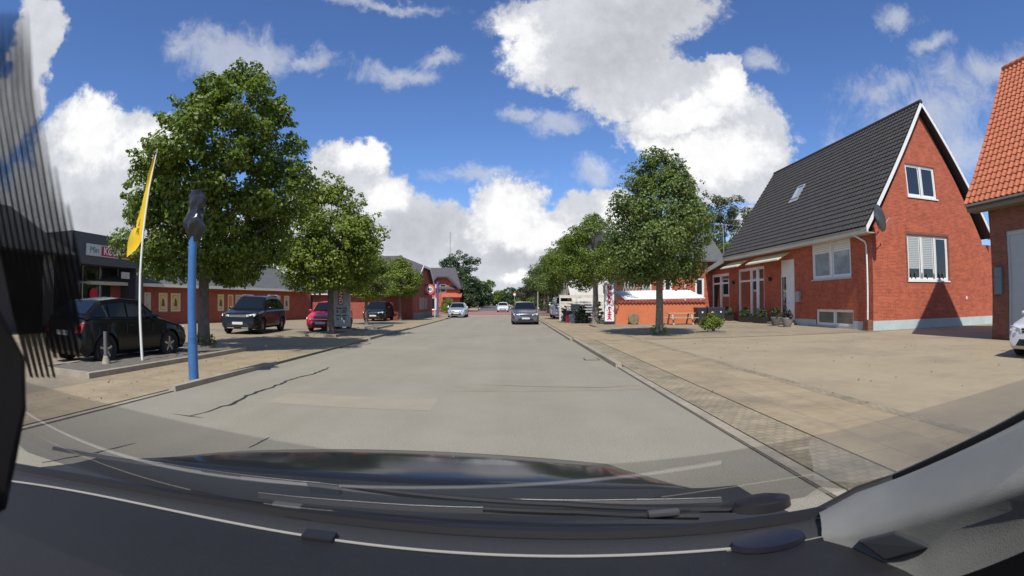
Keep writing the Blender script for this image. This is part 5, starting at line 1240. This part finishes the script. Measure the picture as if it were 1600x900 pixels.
mb = MB(); mb.lathe([(.22, 0), (.24, .05), (.14, .14), (.12, .5), (.26, .72), (.28, .8), (.2, .8), (.0, .74)], 16); mb.build('pedestal', mat('dark stone', (.06, .055, .05), rough=.9, var=.2, vscale=6), T, smooth=True)
P_, nr, C, sz = crown_points(260, .22, .22, .8, 1.15, 77, .4, 1.5, 10, .1, hollow=.1); leaves('plant', P_, nr, .08, LEAF3, T, rs=7)
T = thing('sandwich_board', 'low pinkish grey board with a red end by the tree trunk', 'board', (4.55, 36.2, .05))
mb = MB(); mb.prism([(-.45, -.25, 0), (.55, -.25, 0), (.55, -.02, .62), (-.45, -.02, .62)], (0, .03, 0)); mb.prism([(-.45, .2, 0), (.55, .2, 0), (.55, .015, .62), (-.45, .015, .62)], (0, .03, 0)); mb.build('board', mat('pinkish grey board', (.42, .36, .36), rough=.6, var=.08), T)
mb = MB(); mb.box(-.62, -.455, -.2, .2, 0, .5); mb.build('end_block', M['red'], T)

# street lamps and poles
def lamp(label, x, y, h, arm=.9, group='street lamps along the far road'):
    T = thing('street_lamp', label, 'street lamp', (x, y, zr(y)), 0, group)
    mb = MB(); mb.tube([(0, 0, 0), (0, 0, h * .35), (0, 0, h)], [.10, .08, .06], 10); mb.build('pole', M['zinc'], T, smooth=True)
    mb = MB(); mb.tube([(0, 0, h - .02), (arm * .5, 0, h + .1), (arm, 0, h + .08)], .035, 8); mb.build('arm', M['zinc'], T, smooth=True)
    mb = MB(); mb.prism([(arm - .1, -.12, h + .02), (arm + .5, -.10, h + .04), (arm + .5, .10, h + .04), (arm - .1, .12, h + .02)], (0, 0, .10)); mb.build('lamp_head', M['zinc'], T)
lamp('street lamp standing first beyond the silver parked car', -8.6, 98, 3.9, .5)
lamp('tallest street lamp in front of the birch', -7.95, 100.5, 5.0, .3)
lamp('street lamp up the left verge before the round trees', -7.2, 124, 5.6, .6)
lamp('farthest street lamp up the left verge', -6.3, 140, 5.3, .6)
lamp('street lamp under the trees by the white van', 3.25, 61, 3.6, .5, 'street lamps along the far road')
T = thing('radio_mast', 'thin guyed radio mast on the far horizon', 'mast', (-46.6, 400, 0))
mb = MB()
for a in (0, 2.1, 4.2): mb.tube([(.5 * math.cos(a), .5 * math.sin(a), 0), (.4 * math.cos(a), .4 * math.sin(a), 56)], .10, 5)
for i in range(28): mb.tube([(.5 * math.cos(i * 2.1), .5 * math.sin(i * 2.1), i * 2), (.5 * math.cos(i * 2.1 + 2.1), .5 * math.sin(i * 2.1 + 2.1), i * 2 + 2)], .05, 4)
mb.build('lattice', mat('mast grey', (.25, .25, .27), rough=.7), T)
T = thing('roof_aerial', 'tall thin aerial on a mast behind the brick house', 'aerial', (20.6, 47, 0))
mb = MB(); mb.tube([(0, 0, 0), (0, 0, 9.0)], .035, 6); mb.build('mast', M['zinc'], T)
mb = MB(); mb.tube([(-.8, 0, 8.9), (1.9, 0, 8.9)], .02, 6)
for i in range(9): mb.tube([(-.7 + i * .3, -.25, 8.9), (-.7 + i * .3, .25, 8.9)], .012, 5)
mb.build('antenna', M['zinc'], T)
# pale distant houses between the trees
for i, (x, y, w_, lb) in enumerate(((-7.3, 150, 3.5, 'small pale house far up the left side of the road'), (-13.5, 185, 6, 'white house at the left crest of the road'))):
    T = thing('distant_house', lb, 'house', (x - 6, y, zr(y)))
    mb = MB(); mb.box(0, w_, 0, 6, 0, 2.6); mb.build('wall', M['white'], T)
    mb = MB(); mb.prism([(-.3, -.3, 2.55), (w_ + .3, -.3, 2.55), (w_ / 2, -.3, 4.6)], (0, 6.6, 0)); mb.build('roof', M['roofgrey'], T)
    mb = MB(); mb.box(w_ * .3, w_ * .5, -.04, -.001, .9, 2.0); mb.build('window', M['glass'], T)
T = thing('traffic_bollard', 'short dark bollard at the left corner of the red crossing', 'bollard', (-5.6, 91, .06))
mb = MB(); mb.tube([(0, 0, 0), (0, 0, .9)], .09, 10); mb.build('post', M['dgrey'], T); mb = MB(); mb.tube([(0, 0, .7), (0, 0, .8)], .094, 10); mb.build('band', M['white'], T)

# leaf litter and grit on the paving, small real pieces
def scatter(name, label, m_, n, x0, x1, y0, y1, s, seed, z):
    r_ = np.random.default_rng(seed); pos = np.stack([r_.uniform(x0, x1, n), r_.uniform(y0, y1, n), np.full(n, z)], 1)
    o = leaves(name, pos, r_.normal(size=(n, 3)) * .25 + [0, 0, 1], s, m_, None, rs=seed); tag(o, label, 'litter', kind='stuff'); return o
scatter('leaf_litter', 'small dry leaves scattered on the right pavement', mat('dry leaf', (.16, .11, .05), rough=.9), 170, 2.7, 14, 6, 32, .05, 5, .062)
scatter('leaf_litter', 'dry bits lying along the left kerb bed', mat('dry leaf', (.16, .11, .05)), 130, -7.4, -5.6, 4, 24, .04, 6, .045)
# ---------------------------------------------------------------- the car the camera rides in
OC = thing('own_car', 'dark dashboard, wipers, bonnet and grey windscreen pillar of the car seen from inside', 'car', (0, 0, 0))
DASH = mat('dashboard plastic', (.013, .0125, .014), rough=.6, var=.12, vscale=6, bump=.25, bscale=400)
DASH2 = mat('dash lip grain', (.040, .040, .038), rough=.6, bump=.4, bscale=500)
SEAL = mat('black rubber', (.008, .008, .010), rough=.6)
TRIM = mat('grey pillar cloth', (.235, .235, .215), rough=.8, var=.05, vscale=5, bump=.15, bscale=500)
CARP = mat('dark car paint', (.016, .018, .022), rough=.12, metal=.0, coat=.0, spec=.30)
GZ = lambda y: 1.6 - .57735 * y                     # windscreen plane
strip_pts = [(-1.12, .66), (-1.01, .71), (-.82, .75), (-.57, .77), (-.34, .755), (-.1, .745), (.1, .73), (.2, .715), (.35, .705)]
lip_pts = [(-1.15, .76), (-.95, .82), (-.63, .835), (-.48, .85), (-.11, .845), (.22, .80), (.45, .785), (.60, .79)]
def curve(pts, n):
    x = np.linspace(pts[0][0], pts[-1][0], n); p = np.array(pts); c = np.polyfit(p[:, 0], p[:, 1], 4); return [(float(a), float(np.polyval(c, a))) for a in x]
sp = curve(strip_pts, 48); 
spx = lambda x: float(np.polyval(np.polyfit(np.array(strip_pts)[:, 0], np.array(strip_pts)[:, 1], 4), max(-1.12, min(.42, x))))
lpx = lambda x: float(np.polyval(np.polyfit(np.array(lip_pts)[:, 0], np.array(lip_pts)[:, 1], 4), x))
X_ = list(np.linspace(-1.2, .62, 46))
# main dash top from the strip back towards the driver
rows = []
for x in X_:
    s_ = spx(x); rows.append([(x, s_ - .004, 1.108), (x, s_ - .03, 1.107), (x, s_ - .15, 1.095), (x, s_ - .32, 1.07), (x, s_ - .5, 1.03), (x, s_ - .62, .95), (x, s_ - .66, .80)])
mb = MB(); mb.grid(rows); mb.build('dashboard', DASH, OC, smooth=True)
rows = []
for x in X_:
    s_ = spx(x); l_ = min(lpx(x) - .004, .90); l_ = max(l_, s_ + .02); rows.append([(x, s_ + .008, 1.103), (x, s_ + .03, 1.106), (x, (s_ + l_) / 2, 1.105), (x, l_, 1.098)])
mb = MB(); mb.grid(rows); mb.build('dash_lip', DASH2, OC, smooth=True)
# pale defroster strip between them (two pieces, a clip in the gap)
for a, b in ((-1.12, -.345), (-.285, .345)):
    rows = []
    for i in range(30):
        x = a + (b - a) * i / 29; s_ = spx(x); rows.append([(x, s_ - .0025, 1.109), (x, s_ - .002, 1.1115), (x, s_ + .0005, 1.112), (x, s_ + .012, 1.1045), (x, s_ + .013, 1.098)])
    mb = MB(); mb.grid(rows); mb.build('defroster_trim', mat('satin trim', (.42, .41, .38), rough=.35), OC, smooth=True, fix=False)
mb = MB(); mb.box(-.343, -.287, spx(-.31) - .012, spx(-.31) + .02, 1.1, 1.1165); mb.build('trim_clip', M['black'], OC, bevel=.003)
# light sensor oval
mb = MB(); rows = []
mb.lathe([(0, .0), (.075, .0), (.07, .009), (.0, .012)], 28); 
mb.v = [(x * .95 + .415, y * .45 + .705, z + 1.109) for x, y, z in mb.v]; mb.build('sensor_cap', mat('navy cap', (.012, .013, .022), rough=.4), OC, smooth=True)
# black seal at the foot of the glass
pts = [(x, lpx(x) + .008, 1.099) for x in X_]; mb = MB()
rows = [[(x, y - .012, 1.100), (x, y - .008, 1.112), (x, y + .010, 1.112), (x, y + .016, 1.095)] for x, y, z in pts]
mb.grid(rows); mb.build('windscreen_seal', SEAL, OC, smooth=True)
# right windscreen pillar: black seal line, then the grey cloth trim
PL = [(.575, .80, 1.105), (.66, .795, 1.135), (.728, .759, 1.162), (.723, .592, 1.258), (.73, .467, 1.331), (.735, .33, 1.41), (.74, .1, 1.54), (.74, -.2, 1.66)]
mb = MB(); mb.tube(PL, .0085, 8); mb.build('pillar_seal', SEAL, OC, smooth=True)
RG_ = [(0.5169, 0.6997, 1.1182), (0.5495, 0.6568, 1.1372), (0.5783, 0.5912, 1.1712), (0.6074, 0.4812, 1.2318), (0.627, 0.3737, 1.2882), (0.66, 0.27, 1.34), (0.66, 0.04, 1.47), (0.66, -0.26, 1.59)]
LW_ = [(0.5085, 0.641, 1.0579), (0.543, 0.5942, 1.0545), (0.5883, 0.5239, 1.0648), (0.6259, 0.4251, 1.1351), (0.6524, 0.3471, 1.1936), (0.72, 0.22, 1.1), (0.72, 0, 1.2), (0.72, -0.3, 1.3)]
rows = []
for a, b, c in zip(PL, RG_, LW_):
    a = Vector(a); b = Vector(b); c = Vector(c); r_ = []
    for k in range(7):
        t = k / 6; r_.append(a.lerp(b, t) + Vector((-.3, -.3, .9)) * (.012 * math.sin(math.pi * t) - .004 * (1 - t)))
    r_.append(b + (b - a).normalized() * .012 + Vector((0, 0, -.006))); r_.append(b.lerp(c, .18) + (b - a).normalized() * .012)
    for t in (.4, .7, 1.0): r_.append(b.lerp(c, t))
    rows.append([tuple(v) for v in r_])
_lw = [[tuple(Vector(c) + Vector(o)) for o in ((.0, .0, .0), (.01, .02, -.06), (.02, .06, -.5))] for c in LW_]
mb = MB(); mb.grid(_lw); mb.build('door_card', SEAL, OC, smooth=True)
def smooth_rows(rows, k=3):
    out = []
    for i in range(len(rows) - 1):
        for j in range(k):
            t = j / k; out.append([tuple(Vector(p).lerp(Vector(q), t)) for p, q in zip(rows[i], rows[i + 1])])
    out.append(rows[-1]); return out
mb = MB(); mb.grid(smooth_rows(rows)); PT = mb.build('pillar_trim', TRIM, OC, smooth=True, autosmooth=80)
# tweeter grille
gc = [Vector(p) for p in ((.508, .583, 1.150), (.54, .538, 1.175), (.513, .437, 1.198), (.48, .485, 1.168))]
from mathutils.bvhtree import BVHTree
_bm = bmesh.new(); _bm.from_mesh(PT.data); _bt = BVHTree.FromBMesh(_bm)
_e = Vector((0, 0, 1.5))
def on_trim(p):
    h = _bt.ray_cast(_e, (p - _e).normalized()); return h[0] if h[0] is not None else p
gc = [on_trim(p) for p in gc]
gn = (gc[1] - gc[0]).cross(gc[3] - gc[0]).normalized(); gn = gn if gn.z > 0 else -gn
lift = gn * .0035
mb = MB(); mb.prism([p + lift for p in gc], -gn * .012); GR = mb.build('speaker_grille', mat('speaker mesh', (.045, .05, .055), rough=.6), PT, bevel=.003)
mb = MB()
for i in range(1, 22):
    t = i / 22; a = gc[0].lerp(gc[1], .06).lerp(gc[3].lerp(gc[2], .06), t) + lift; b = gc[0].lerp(gc[1], .94).lerp(gc[3].lerp(gc[2], .94), t) + lift
    mb.bar(a + gn * .0006, b + gn * .0006, .0014, .0012, up=gn)
mb.build('mesh_bar', mat('speaker bar', (.10, .11, .12), rough=.5), GR)
mb = MB(); mb.tube([gc[1] + lift * .4 + Vector((-.045, .03, -.02)), gc[0] + lift * 1.1 + Vector((-.003, .003, 0)), gc[0].lerp(gc[3], .5) + lift * 1.1 + Vector((-.004, 0, 0)), gc[3] + lift * 1.1 + Vector((-.003, -.003, 0))][1:], .0022, 8); mb.build('grille_trim', M['chrome'], GR)
# bonnet, cowl, wipers outside
rows = []
for i in range(29):
    q = -1 + 2 * i / 28; r_ = []
    for y, dz in ((1.30, -.02), (1.345, .006), (1.40, .008), (1.5, -.002), (1.66, -.018), (1.80, -.036), (1.86, -.055), (1.93, -.20), (1.95, -.5)):
        xl = -1.52 + (y - .98) * .42; xr = .70 - (y - .98) * .22
        yy = y - (.15 * q * q + .28 * max(0, abs(q) - .80) / .20) * max(0, (y - 1.14) / .7) ** 1.5
        r_.append(((xl + xr) / 2 + q * (xr - xl) / 2, yy, 1.0 - .040 * q * q + dz - .06 * (max(0, abs(q) - .90) / .10) ** 2))
    rows.append(r_)
mb = MB(); mb.grid(rows); mb.build('bonnet', CARP, OC, smooth=True)
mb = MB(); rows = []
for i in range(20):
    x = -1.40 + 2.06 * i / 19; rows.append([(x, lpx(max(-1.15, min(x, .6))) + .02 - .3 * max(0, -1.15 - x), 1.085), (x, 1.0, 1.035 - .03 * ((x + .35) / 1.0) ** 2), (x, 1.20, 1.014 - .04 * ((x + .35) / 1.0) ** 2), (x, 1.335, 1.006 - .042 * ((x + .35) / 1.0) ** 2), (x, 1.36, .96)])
mb.grid(rows); mb.build('cowl', mat('cowl plastic', (.022, .024, .024), rough=.65, var=.15, vscale=8), OC, smooth=True)  # stretched forward over the bonnet, shaped to darken its bright sky reflection
# wipers
def wiper(pts, arm, h):
    mb = MB(); P_ = [Vector(p) for p in pts]; rows = []
    for p in P_: rows.append([p + Vector((0, -.008, 0)), p + Vector((0, -.004, h)), p + Vector((0, .006, h)), p + Vector((0, .010, 0))])
    mb.grid(rows); W_ = mb.build('wiper', M['black'], OC, smooth=True)
    mb = MB(); mb.tube([p + Vector((0, -.002, h + .0015)) for p in P_], .0008, 6); mb.build('wiper_spine', mat('dulled spine', (.25, .25, .26), rough=.35, metal=.6), W_)
    mb = MB(); mb.tube(arm, [.009, .007, .006][:len(arm)], 8); mb.build('wiper_arm', M['black'], W_, smooth=True)
wiper([(-1.13, .90, 1.125), (-.8, .975, 1.115), (-.4, 1.0, 1.11), (0, .985, 1.10), (.25, .96, 1.10), (.42, .93, 1.10)], [(.5, .90, 1.085), (.1, .96, 1.105), (-.35, .995, 1.12)], .007)
wiper([(-.50, .905, 1.108), (-.3, .915, 1.108), (-.05, .915, 1.108), (.12, .90, 1.107)], [(.35, .87, 1.10), (.12, .895, 1.115), (-.05, .91, 1.118)], .009)
mb = MB(); mb.lathe([(.0, 0), (.055, .0), (.05, .018), (.02, .026), (0, .027)], 20); mb.v = [(x * 1.2 + .485, y * .6 + .87, z + 1.10) for x, y, z in mb.v]; mb.build('wiper_pivot_cap', M['black'], OC, smooth=True)
for x_ in (-.42, .28):
    mb = MB(); mb.box(x_ - .03, x_ + .03, .862, .878, 1.108, 1.118); mb.build('washer_jet', mat('jet grey', (.12, .12, .12)), OC, bevel=.003)
# lower zone of the windscreen glass, reflecting the dash
gx = list(np.linspace(-1.13, .70, 28)); rows = []
def gtop(x): return max(.28, .40 - .12 * abs(x + .0) if x < 0 else .40 - .10 * x)
for x in gx:
    y1 = lpx(min(x, .58)) + .004; y0 = .27 + .13 * math.exp(-((x - .05) / .35) ** 2)
    rows.append([(x, y1 + (y0 - y1) * k / 3, GZ(y1 + (y0 - y1) * k / 3)) for k in range(4)])
mb = MB(); mb.grid(rows); mb.build('windscreen', glass_pane_mat('windscreen glass', ior=1.75), OC, smooth=True, fix=False)
# ceramic dot band of the glass close to the lens, seen as dark stripes
mb = MB(); N_ = Vector((0, .5, .866))
def gpt(az_, el_):
    d = Vector((math.sin(az_) * math.cos(el_), math.cos(az_) * math.cos(el_), math.sin(el_))); o = Vector((0, 0, 1.5)); p0 = Vector((0, .1732, 1.5))
    return o + d * ((p0 - o).dot(N_) / d.dot(N_))
STR = [[(-0.1836, 0.1166, 1.5327, 0.00298), (-0.1933, 0.1256, 1.5275, 0.00321), (-0.2045, 0.1357, 1.5216, 0.00348), (-0.2173, 0.1473, 1.515, 0.00382), (-0.2324, 0.1606, 1.5073, 0.00423), (-0.2502, 0.1761, 1.4983, 0.00474), (-0.2717, 0.1946, 1.4876, 0.00541), (-0.2981, 0.2172, 1.4746, 0.00494), (-0.3313, 0.2453, 1.4584, 0.00429), (-0.3745, 0.2814, 1.4375, 0.0033)], [(-0.1639, 0.1017, 1.5413, 0.00256), (-0.1712, 0.109, 1.5371, 0.00271), (-0.1796, 0.1171, 1.5324, 0.0029), (-0.189, 0.126, 1.5273, 0.00312), (-0.1998, 0.136, 1.5215, 0.00338), (-0.2123, 0.1475, 1.5149, 0.0037), (-0.2268, 0.1606, 1.5073, 0.00409), (-0.244, 0.176, 1.4984, 0.00458), (-0.2647, 0.1942, 1.4879, 0.00521), (-0.2901, 0.2164, 1.4751, 0.00475), (-0.322, 0.244, 1.4592, 0.00411), (-0.3633, 0.2793, 1.4387, 0.00315)], [(-0.1486, 0.0894, 1.5484, 0.00225), (-0.1542, 0.0956, 1.5448, 0.00236), (-0.1605, 0.1023, 1.541, 0.00249), (-0.1676, 0.1095, 1.5368, 0.00264), (-0.1757, 0.1175, 1.5321, 0.00282), (-0.1848, 0.1264, 1.527, 0.00303), (-0.1953, 0.1364, 1.5213, 0.00329), (-0.2073, 0.1477, 1.5147, 0.00359), (-0.2214, 0.1607, 1.5072, 0.00396), (-0.238, 0.1758, 1.4985, 0.00443), (-0.258, 0.1939, 1.4881, 0.00503), (-0.2824, 0.2157, 1.4755, 0.00458), (-0.3131, 0.2427, 1.4599, 0.00395), (-0.3527, 0.2773, 1.4399, 0.00302)], [(-0.1313, 0.0742, 1.5571, 0.00193), (-0.1362, 0.0791, 1.5544, 0.00202), (-0.1408, 0.0843, 1.5513, 0.00211), (-0.1457, 0.0901, 1.548, 0.0022), (-0.1511, 0.0962, 1.5445, 0.00231), (-0.1572, 0.1028, 1.5406, 0.00243), (-0.1641, 0.11, 1.5365, 0.00258), (-0.1719, 0.118, 1.5319, 0.00275), (-0.1808, 0.1268, 1.5268, 0.00295), (-0.1909, 0.1367, 1.5211, 0.00319), (-0.2025, 0.1479, 1.5146, 0.00349), (-0.2161, 0.1607, 1.5072, 0.00384), (-0.2322, 0.1757, 1.4985, 0.00429), (-0.2515, 0.1935, 1.4883, 0.00486), (-0.275, 0.2149, 1.4759, 0.00441), (-0.3045, 0.2415, 1.4606, 0.00379), (-0.3425, 0.2754, 1.441, 0.00289)], [(-0.1171, 0.0619, 1.5643, 0.00076), (-0.1207, 0.066, 1.5619, 0.00137), (-0.1245, 0.0704, 1.5594, 0.00182), (-0.1288, 0.0749, 1.5568, 0.00189), (-0.1335, 0.0797, 1.554, 0.00198), (-0.1381, 0.085, 1.5509, 0.00206), (-0.1428, 0.0907, 1.5477, 0.00215), (-0.148, 0.0968, 1.5441, 0.00225), (-0.154, 0.1034, 1.5403, 0.00237), (-0.1606, 0.1105, 1.5362, 0.00252), (-0.1682, 0.1184, 1.5316, 0.00268), (-0.1768, 0.1272, 1.5266, 0.00288), (-0.1866, 0.137, 1.5209, 0.00311), (-0.1979, 0.1481, 1.5145, 0.00339), (-0.211, 0.1608, 1.5072, 0.00373), (-0.2266, 0.1756, 1.4986, 0.00416), (-0.2452, 0.1931, 1.4885, 0.0047), (-0.2679, 0.2143, 1.4763, 0.00425), (-0.2963, 0.2404, 1.4612, 0.00365), (-0.3327, 0.2736, 1.442, 0.00277)], [(-0.115, 0.0626, 1.5639, 0.00074), (-0.1184, 0.0667, 1.5615, 0.00134), (-0.1222, 0.071, 1.559, 0.00178), (-0.1264, 0.0756, 1.5564, 0.00185), (-0.1309, 0.0803, 1.5536, 0.00193), (-0.1354, 0.0856, 1.5506, 0.00202), (-0.1399, 0.0912, 1.5473, 0.0021), (-0.1451, 0.0973, 1.5438, 0.0022), (-0.1508, 0.1039, 1.54, 0.00232), (-0.1573, 0.111, 1.5359, 0.00246), (-0.1646, 0.1188, 1.5314, 0.00262), (-0.1729, 0.1275, 1.5264, 0.0028), (-0.1824, 0.1372, 1.5208, 0.00303), (-0.1934, 0.1482, 1.5144, 0.00329), (-0.2061, 0.1608, 1.5071, 0.00362), (-0.2211, 0.1755, 1.4987, 0.00403), (-0.2391, 0.1928, 1.4887, 0.00455), (-0.261, 0.2136, 1.4767, 0.00411), (-0.2883, 0.2393, 1.4618, 0.00351)], [(-0.1129, 0.0633, 1.5635, 0.00073), (-0.1162, 0.0674, 1.5611, 0.00131), (-0.1199, 0.0717, 1.5586, 0.00175), (-0.1239, 0.0762, 1.556, 0.00182), (-0.1284, 0.081, 1.5533, 0.00189), (-0.1327, 0.0862, 1.5502, 0.00197), (-0.1372, 0.0918, 1.547, 0.00206), (-0.1421, 0.0979, 1.5435, 0.00215), (-0.1477, 0.1044, 1.5397, 0.00227), (-0.154, 0.1115, 1.5356, 0.0024), (-0.1611, 0.1192, 1.5312, 0.00255), (-0.1692, 0.1279, 1.5262, 0.00273), (-0.1784, 0.1375, 1.5206, 0.00295), (-0.189, 0.1484, 1.5143, 0.0032), (-0.2013, 0.1609, 1.5071, 0.00352), (-0.2158, 0.1754, 1.4988, 0.00391), (-0.2332, 0.1924, 1.4889, 0.00441), (-0.2543, 0.213, 1.477, 0.00397), (-0.2807, 0.2383, 1.4624, 0.00339)], [(-0.1108, 0.0639, 1.5631, 0.0007), (-0.114, 0.068, 1.5607, 0.00127), (-0.1176, 0.0723, 1.5583, 0.00171), (-0.1216, 0.0768, 1.5557, 0.00178), (-0.1259, 0.0815, 1.5529, 0.00186), (-0.1301, 0.0867, 1.5499, 0.00193), (-0.1344, 0.0924, 1.5467, 0.00201), (-0.1393, 0.0984, 1.5432, 0.00211), (-0.1447, 0.1049, 1.5395, 0.00222), (-0.1508, 0.1119, 1.5354, 0.00234), (-0.1577, 0.1196, 1.5309, 0.00249), (-0.1655, 0.1282, 1.526, 0.00267), (-0.1744, 0.1378, 1.5205, 0.00287), (-0.1847, 0.1486, 1.5142, 0.00312), (-0.1966, 0.1609, 1.5071, 0.00342), (-0.2107, 0.1753, 1.4988, 0.0038), (-0.2275, 0.1921, 1.4891, 0.00427), (-0.2479, 0.2124, 1.4774, 0.00384), (-0.2733, 0.2373, 1.463, 0.00327)], [(-0.1087, 0.0645, 1.5627, 0.00065), (-0.1119, 0.0686, 1.5604, 0.0012), (-0.1154, 0.0729, 1.5579, 0.00168), (-0.1193, 0.0774, 1.5553, 0.00174), (-0.1235, 0.0821, 1.5526, 0.00182), (-0.1276, 0.0873, 1.5496, 0.00189), (-0.1318, 0.0929, 1.5464, 0.00197), (-0.1365, 0.0989, 1.5429, 0.00206), (-0.1417, 0.1053, 1.5392, 0.00217), (-0.1476, 0.1123, 1.5351, 0.00229), (-0.1543, 0.12, 1.5307, 0.00243), (-0.1619, 0.1285, 1.5258, 0.0026), (-0.1706, 0.138, 1.5203, 0.0028), (-0.1805, 0.1487, 1.5141, 0.00304), (-0.1921, 0.161, 1.5071, 0.00333), (-0.2057, 0.1752, 1.4989, 0.00369), (-0.2219, 0.1918, 1.4892, 0.00414), (-0.2417, 0.2118, 1.4777, 0.00372), (-0.2661, 0.2363, 1.4636, 0.00315)], [(-0.1067, 0.0651, 1.5624, 0.00043), (-0.1098, 0.0692, 1.56, 0.00079), (-0.1132, 0.0735, 1.5576, 0.00117), (-0.117, 0.078, 1.555, 0.00158), (-0.1211, 0.0827, 1.5523, 0.00178), (-0.1251, 0.0878, 1.5493, 0.00185), (-0.1292, 0.0934, 1.5461, 0.00193), (-0.1337, 0.0994, 1.5426, 0.00189), (-0.1388, 0.1058, 1.5389, 0.00211), (-0.1446, 0.1127, 1.5349, 0.00224), (-0.1511, 0.1204, 1.5305, 0.00238), (-0.1584, 0.1288, 1.5256, 0.00254), (-0.1668, 0.1383, 1.5202, 0.00273), (-0.1764, 0.1489, 1.514, 0.00296), (-0.1877, 0.161, 1.507, 0.00324), (-0.2008, 0.175, 1.4989, 0.00359), (-0.2166, 0.1915, 1.4894, 0.00402), (-0.2356, 0.2113, 1.478, 0.0036), (-0.2593, 0.2354, 1.4641, 0.00305)], [(-0.1188, 0.0832, 1.552, 0.00058), (-0.1226, 0.0884, 1.549, 0.00058), (-0.1266, 0.0939, 1.5458, 0.00067), (-0.131, 0.0998, 1.5424, 0.00086), (-0.136, 0.1062, 1.5387, 0.00124), (-0.1416, 0.1132, 1.5347, 0.0017), (-0.1479, 0.1207, 1.5303, 0.00223), (-0.155, 0.1291, 1.5254, 0.00248), (-0.1631, 0.1385, 1.52, 0.00267), (-0.1725, 0.149, 1.514, 0.00289), (-0.1833, 0.1611, 1.507, 0.00316), (-0.1961, 0.175, 1.499, 0.00349), (-0.2113, 0.1913, 1.4896, 0.00391), (-0.2298, 0.2107, 1.4783, 0.00349)], [(-0.1332, 0.1066, 1.5384, 0.00063), (-0.1386, 0.1135, 1.5344, 0.00106), (-0.1447, 0.1211, 1.5301, 0.00153), (-0.1517, 0.1294, 1.5253, 0.00206), (-0.1595, 0.1387, 1.5199, 0.00261), (-0.1686, 0.1492, 1.5139, 0.00282), (-0.1791, 0.1611, 1.507, 0.00308), (-0.1915, 0.1749, 1.499, 0.0034)], [(-0.1417, 0.1214, 1.5299, 0.00083), (-0.1484, 0.1297, 1.5251, 0.00128), (-0.156, 0.1389, 1.5198, 0.0019), (-0.1648, 0.1493, 1.5138, 0.00265), (-0.1751, 0.1611, 1.507, 0.003)]]
for (pts) in STR:
    rows = []
    for i, (x, y, z, w) in enumerate(pts):
        p = Vector((x, y, z)); q = Vector(pts[min(i + 1, len(pts) - 1)][:3]); r_ = Vector(pts[max(i - 1, 0)][:3]); d = (q - r_).normalized(); s_ = d.cross(N_).normalized() * w * .5
        rows.append([p - s_, p + s_])
    mb.grid(rows)
FRIT = mat('frit ink', (.010, .009, .016), rough=.7)
_nt = FRIT.node_tree; _o = _nt.nodes['Material Output']; _t = _nt.nodes.new('ShaderNodeBsdfTransparent'); _x = _nt.nodes.new('ShaderNodeMixShader'); _x.inputs[0].default_value = .97
_nt.links.new(_t.outputs[0], _x.inputs[1]); _nt.links.new(_nt.nodes['Principled BSDF'].outputs[0], _x.inputs[2]); _nt.links.new(_x.outputs[0], _o.inputs['Surface'])
mb.build("frit_band", FRIT, OC, fix=False)
# mirror and camera housing cutting in at the far left
mb = MB(); HP = [(-0.2556, 0.1567, 1.5104), (-0.2492, 0.167, 1.4951), (-0.2447, 0.1727, 1.4826), (-0.2395, 0.1782, 1.4699), (-0.2377, 0.1745, 1.4447), (-0.2386, 0.1636, 1.4205), (-0.2387, 0.1501, 1.3975), (-0.2462, 0.1344, 1.3936)]
mb.prism([Vector(p) for p in HP], Vector((-.05, .0, 0))); mb.build('camera_housing', mat('housing black', (.006, .006, .007), rough=.6), OC, bevel=.004)
# roof and header above and behind, shading the dash as a car does
mb = MB(); mb.box(-1.25, .85, -1.9, -.12, 1.70, 1.75); mb.box(-1.25, -1.18, -1.9, .2, 1.55, 1.699); mb.build('roof', M['dgrey'], OC)
mb = MB(); mb.box(-1.2, .8, -1.9, -1.8, .5, 1.69); mb.box(-1.25, -1.19, -1.8, .75, .5, 1.05); mb.box(.76, .84, -1.8, .75, .5, 1.05); mb.box(.765, .835, -1.8, .28, 1.051, 1.69); mb.box(-1.245, -1.195, -1.8, .2, 1.051, 1.548); mb.build('door_panel_and_shade_wall', M['dgrey'], OC)  # upper side walls are added unseen over the window openings to darken the cabin
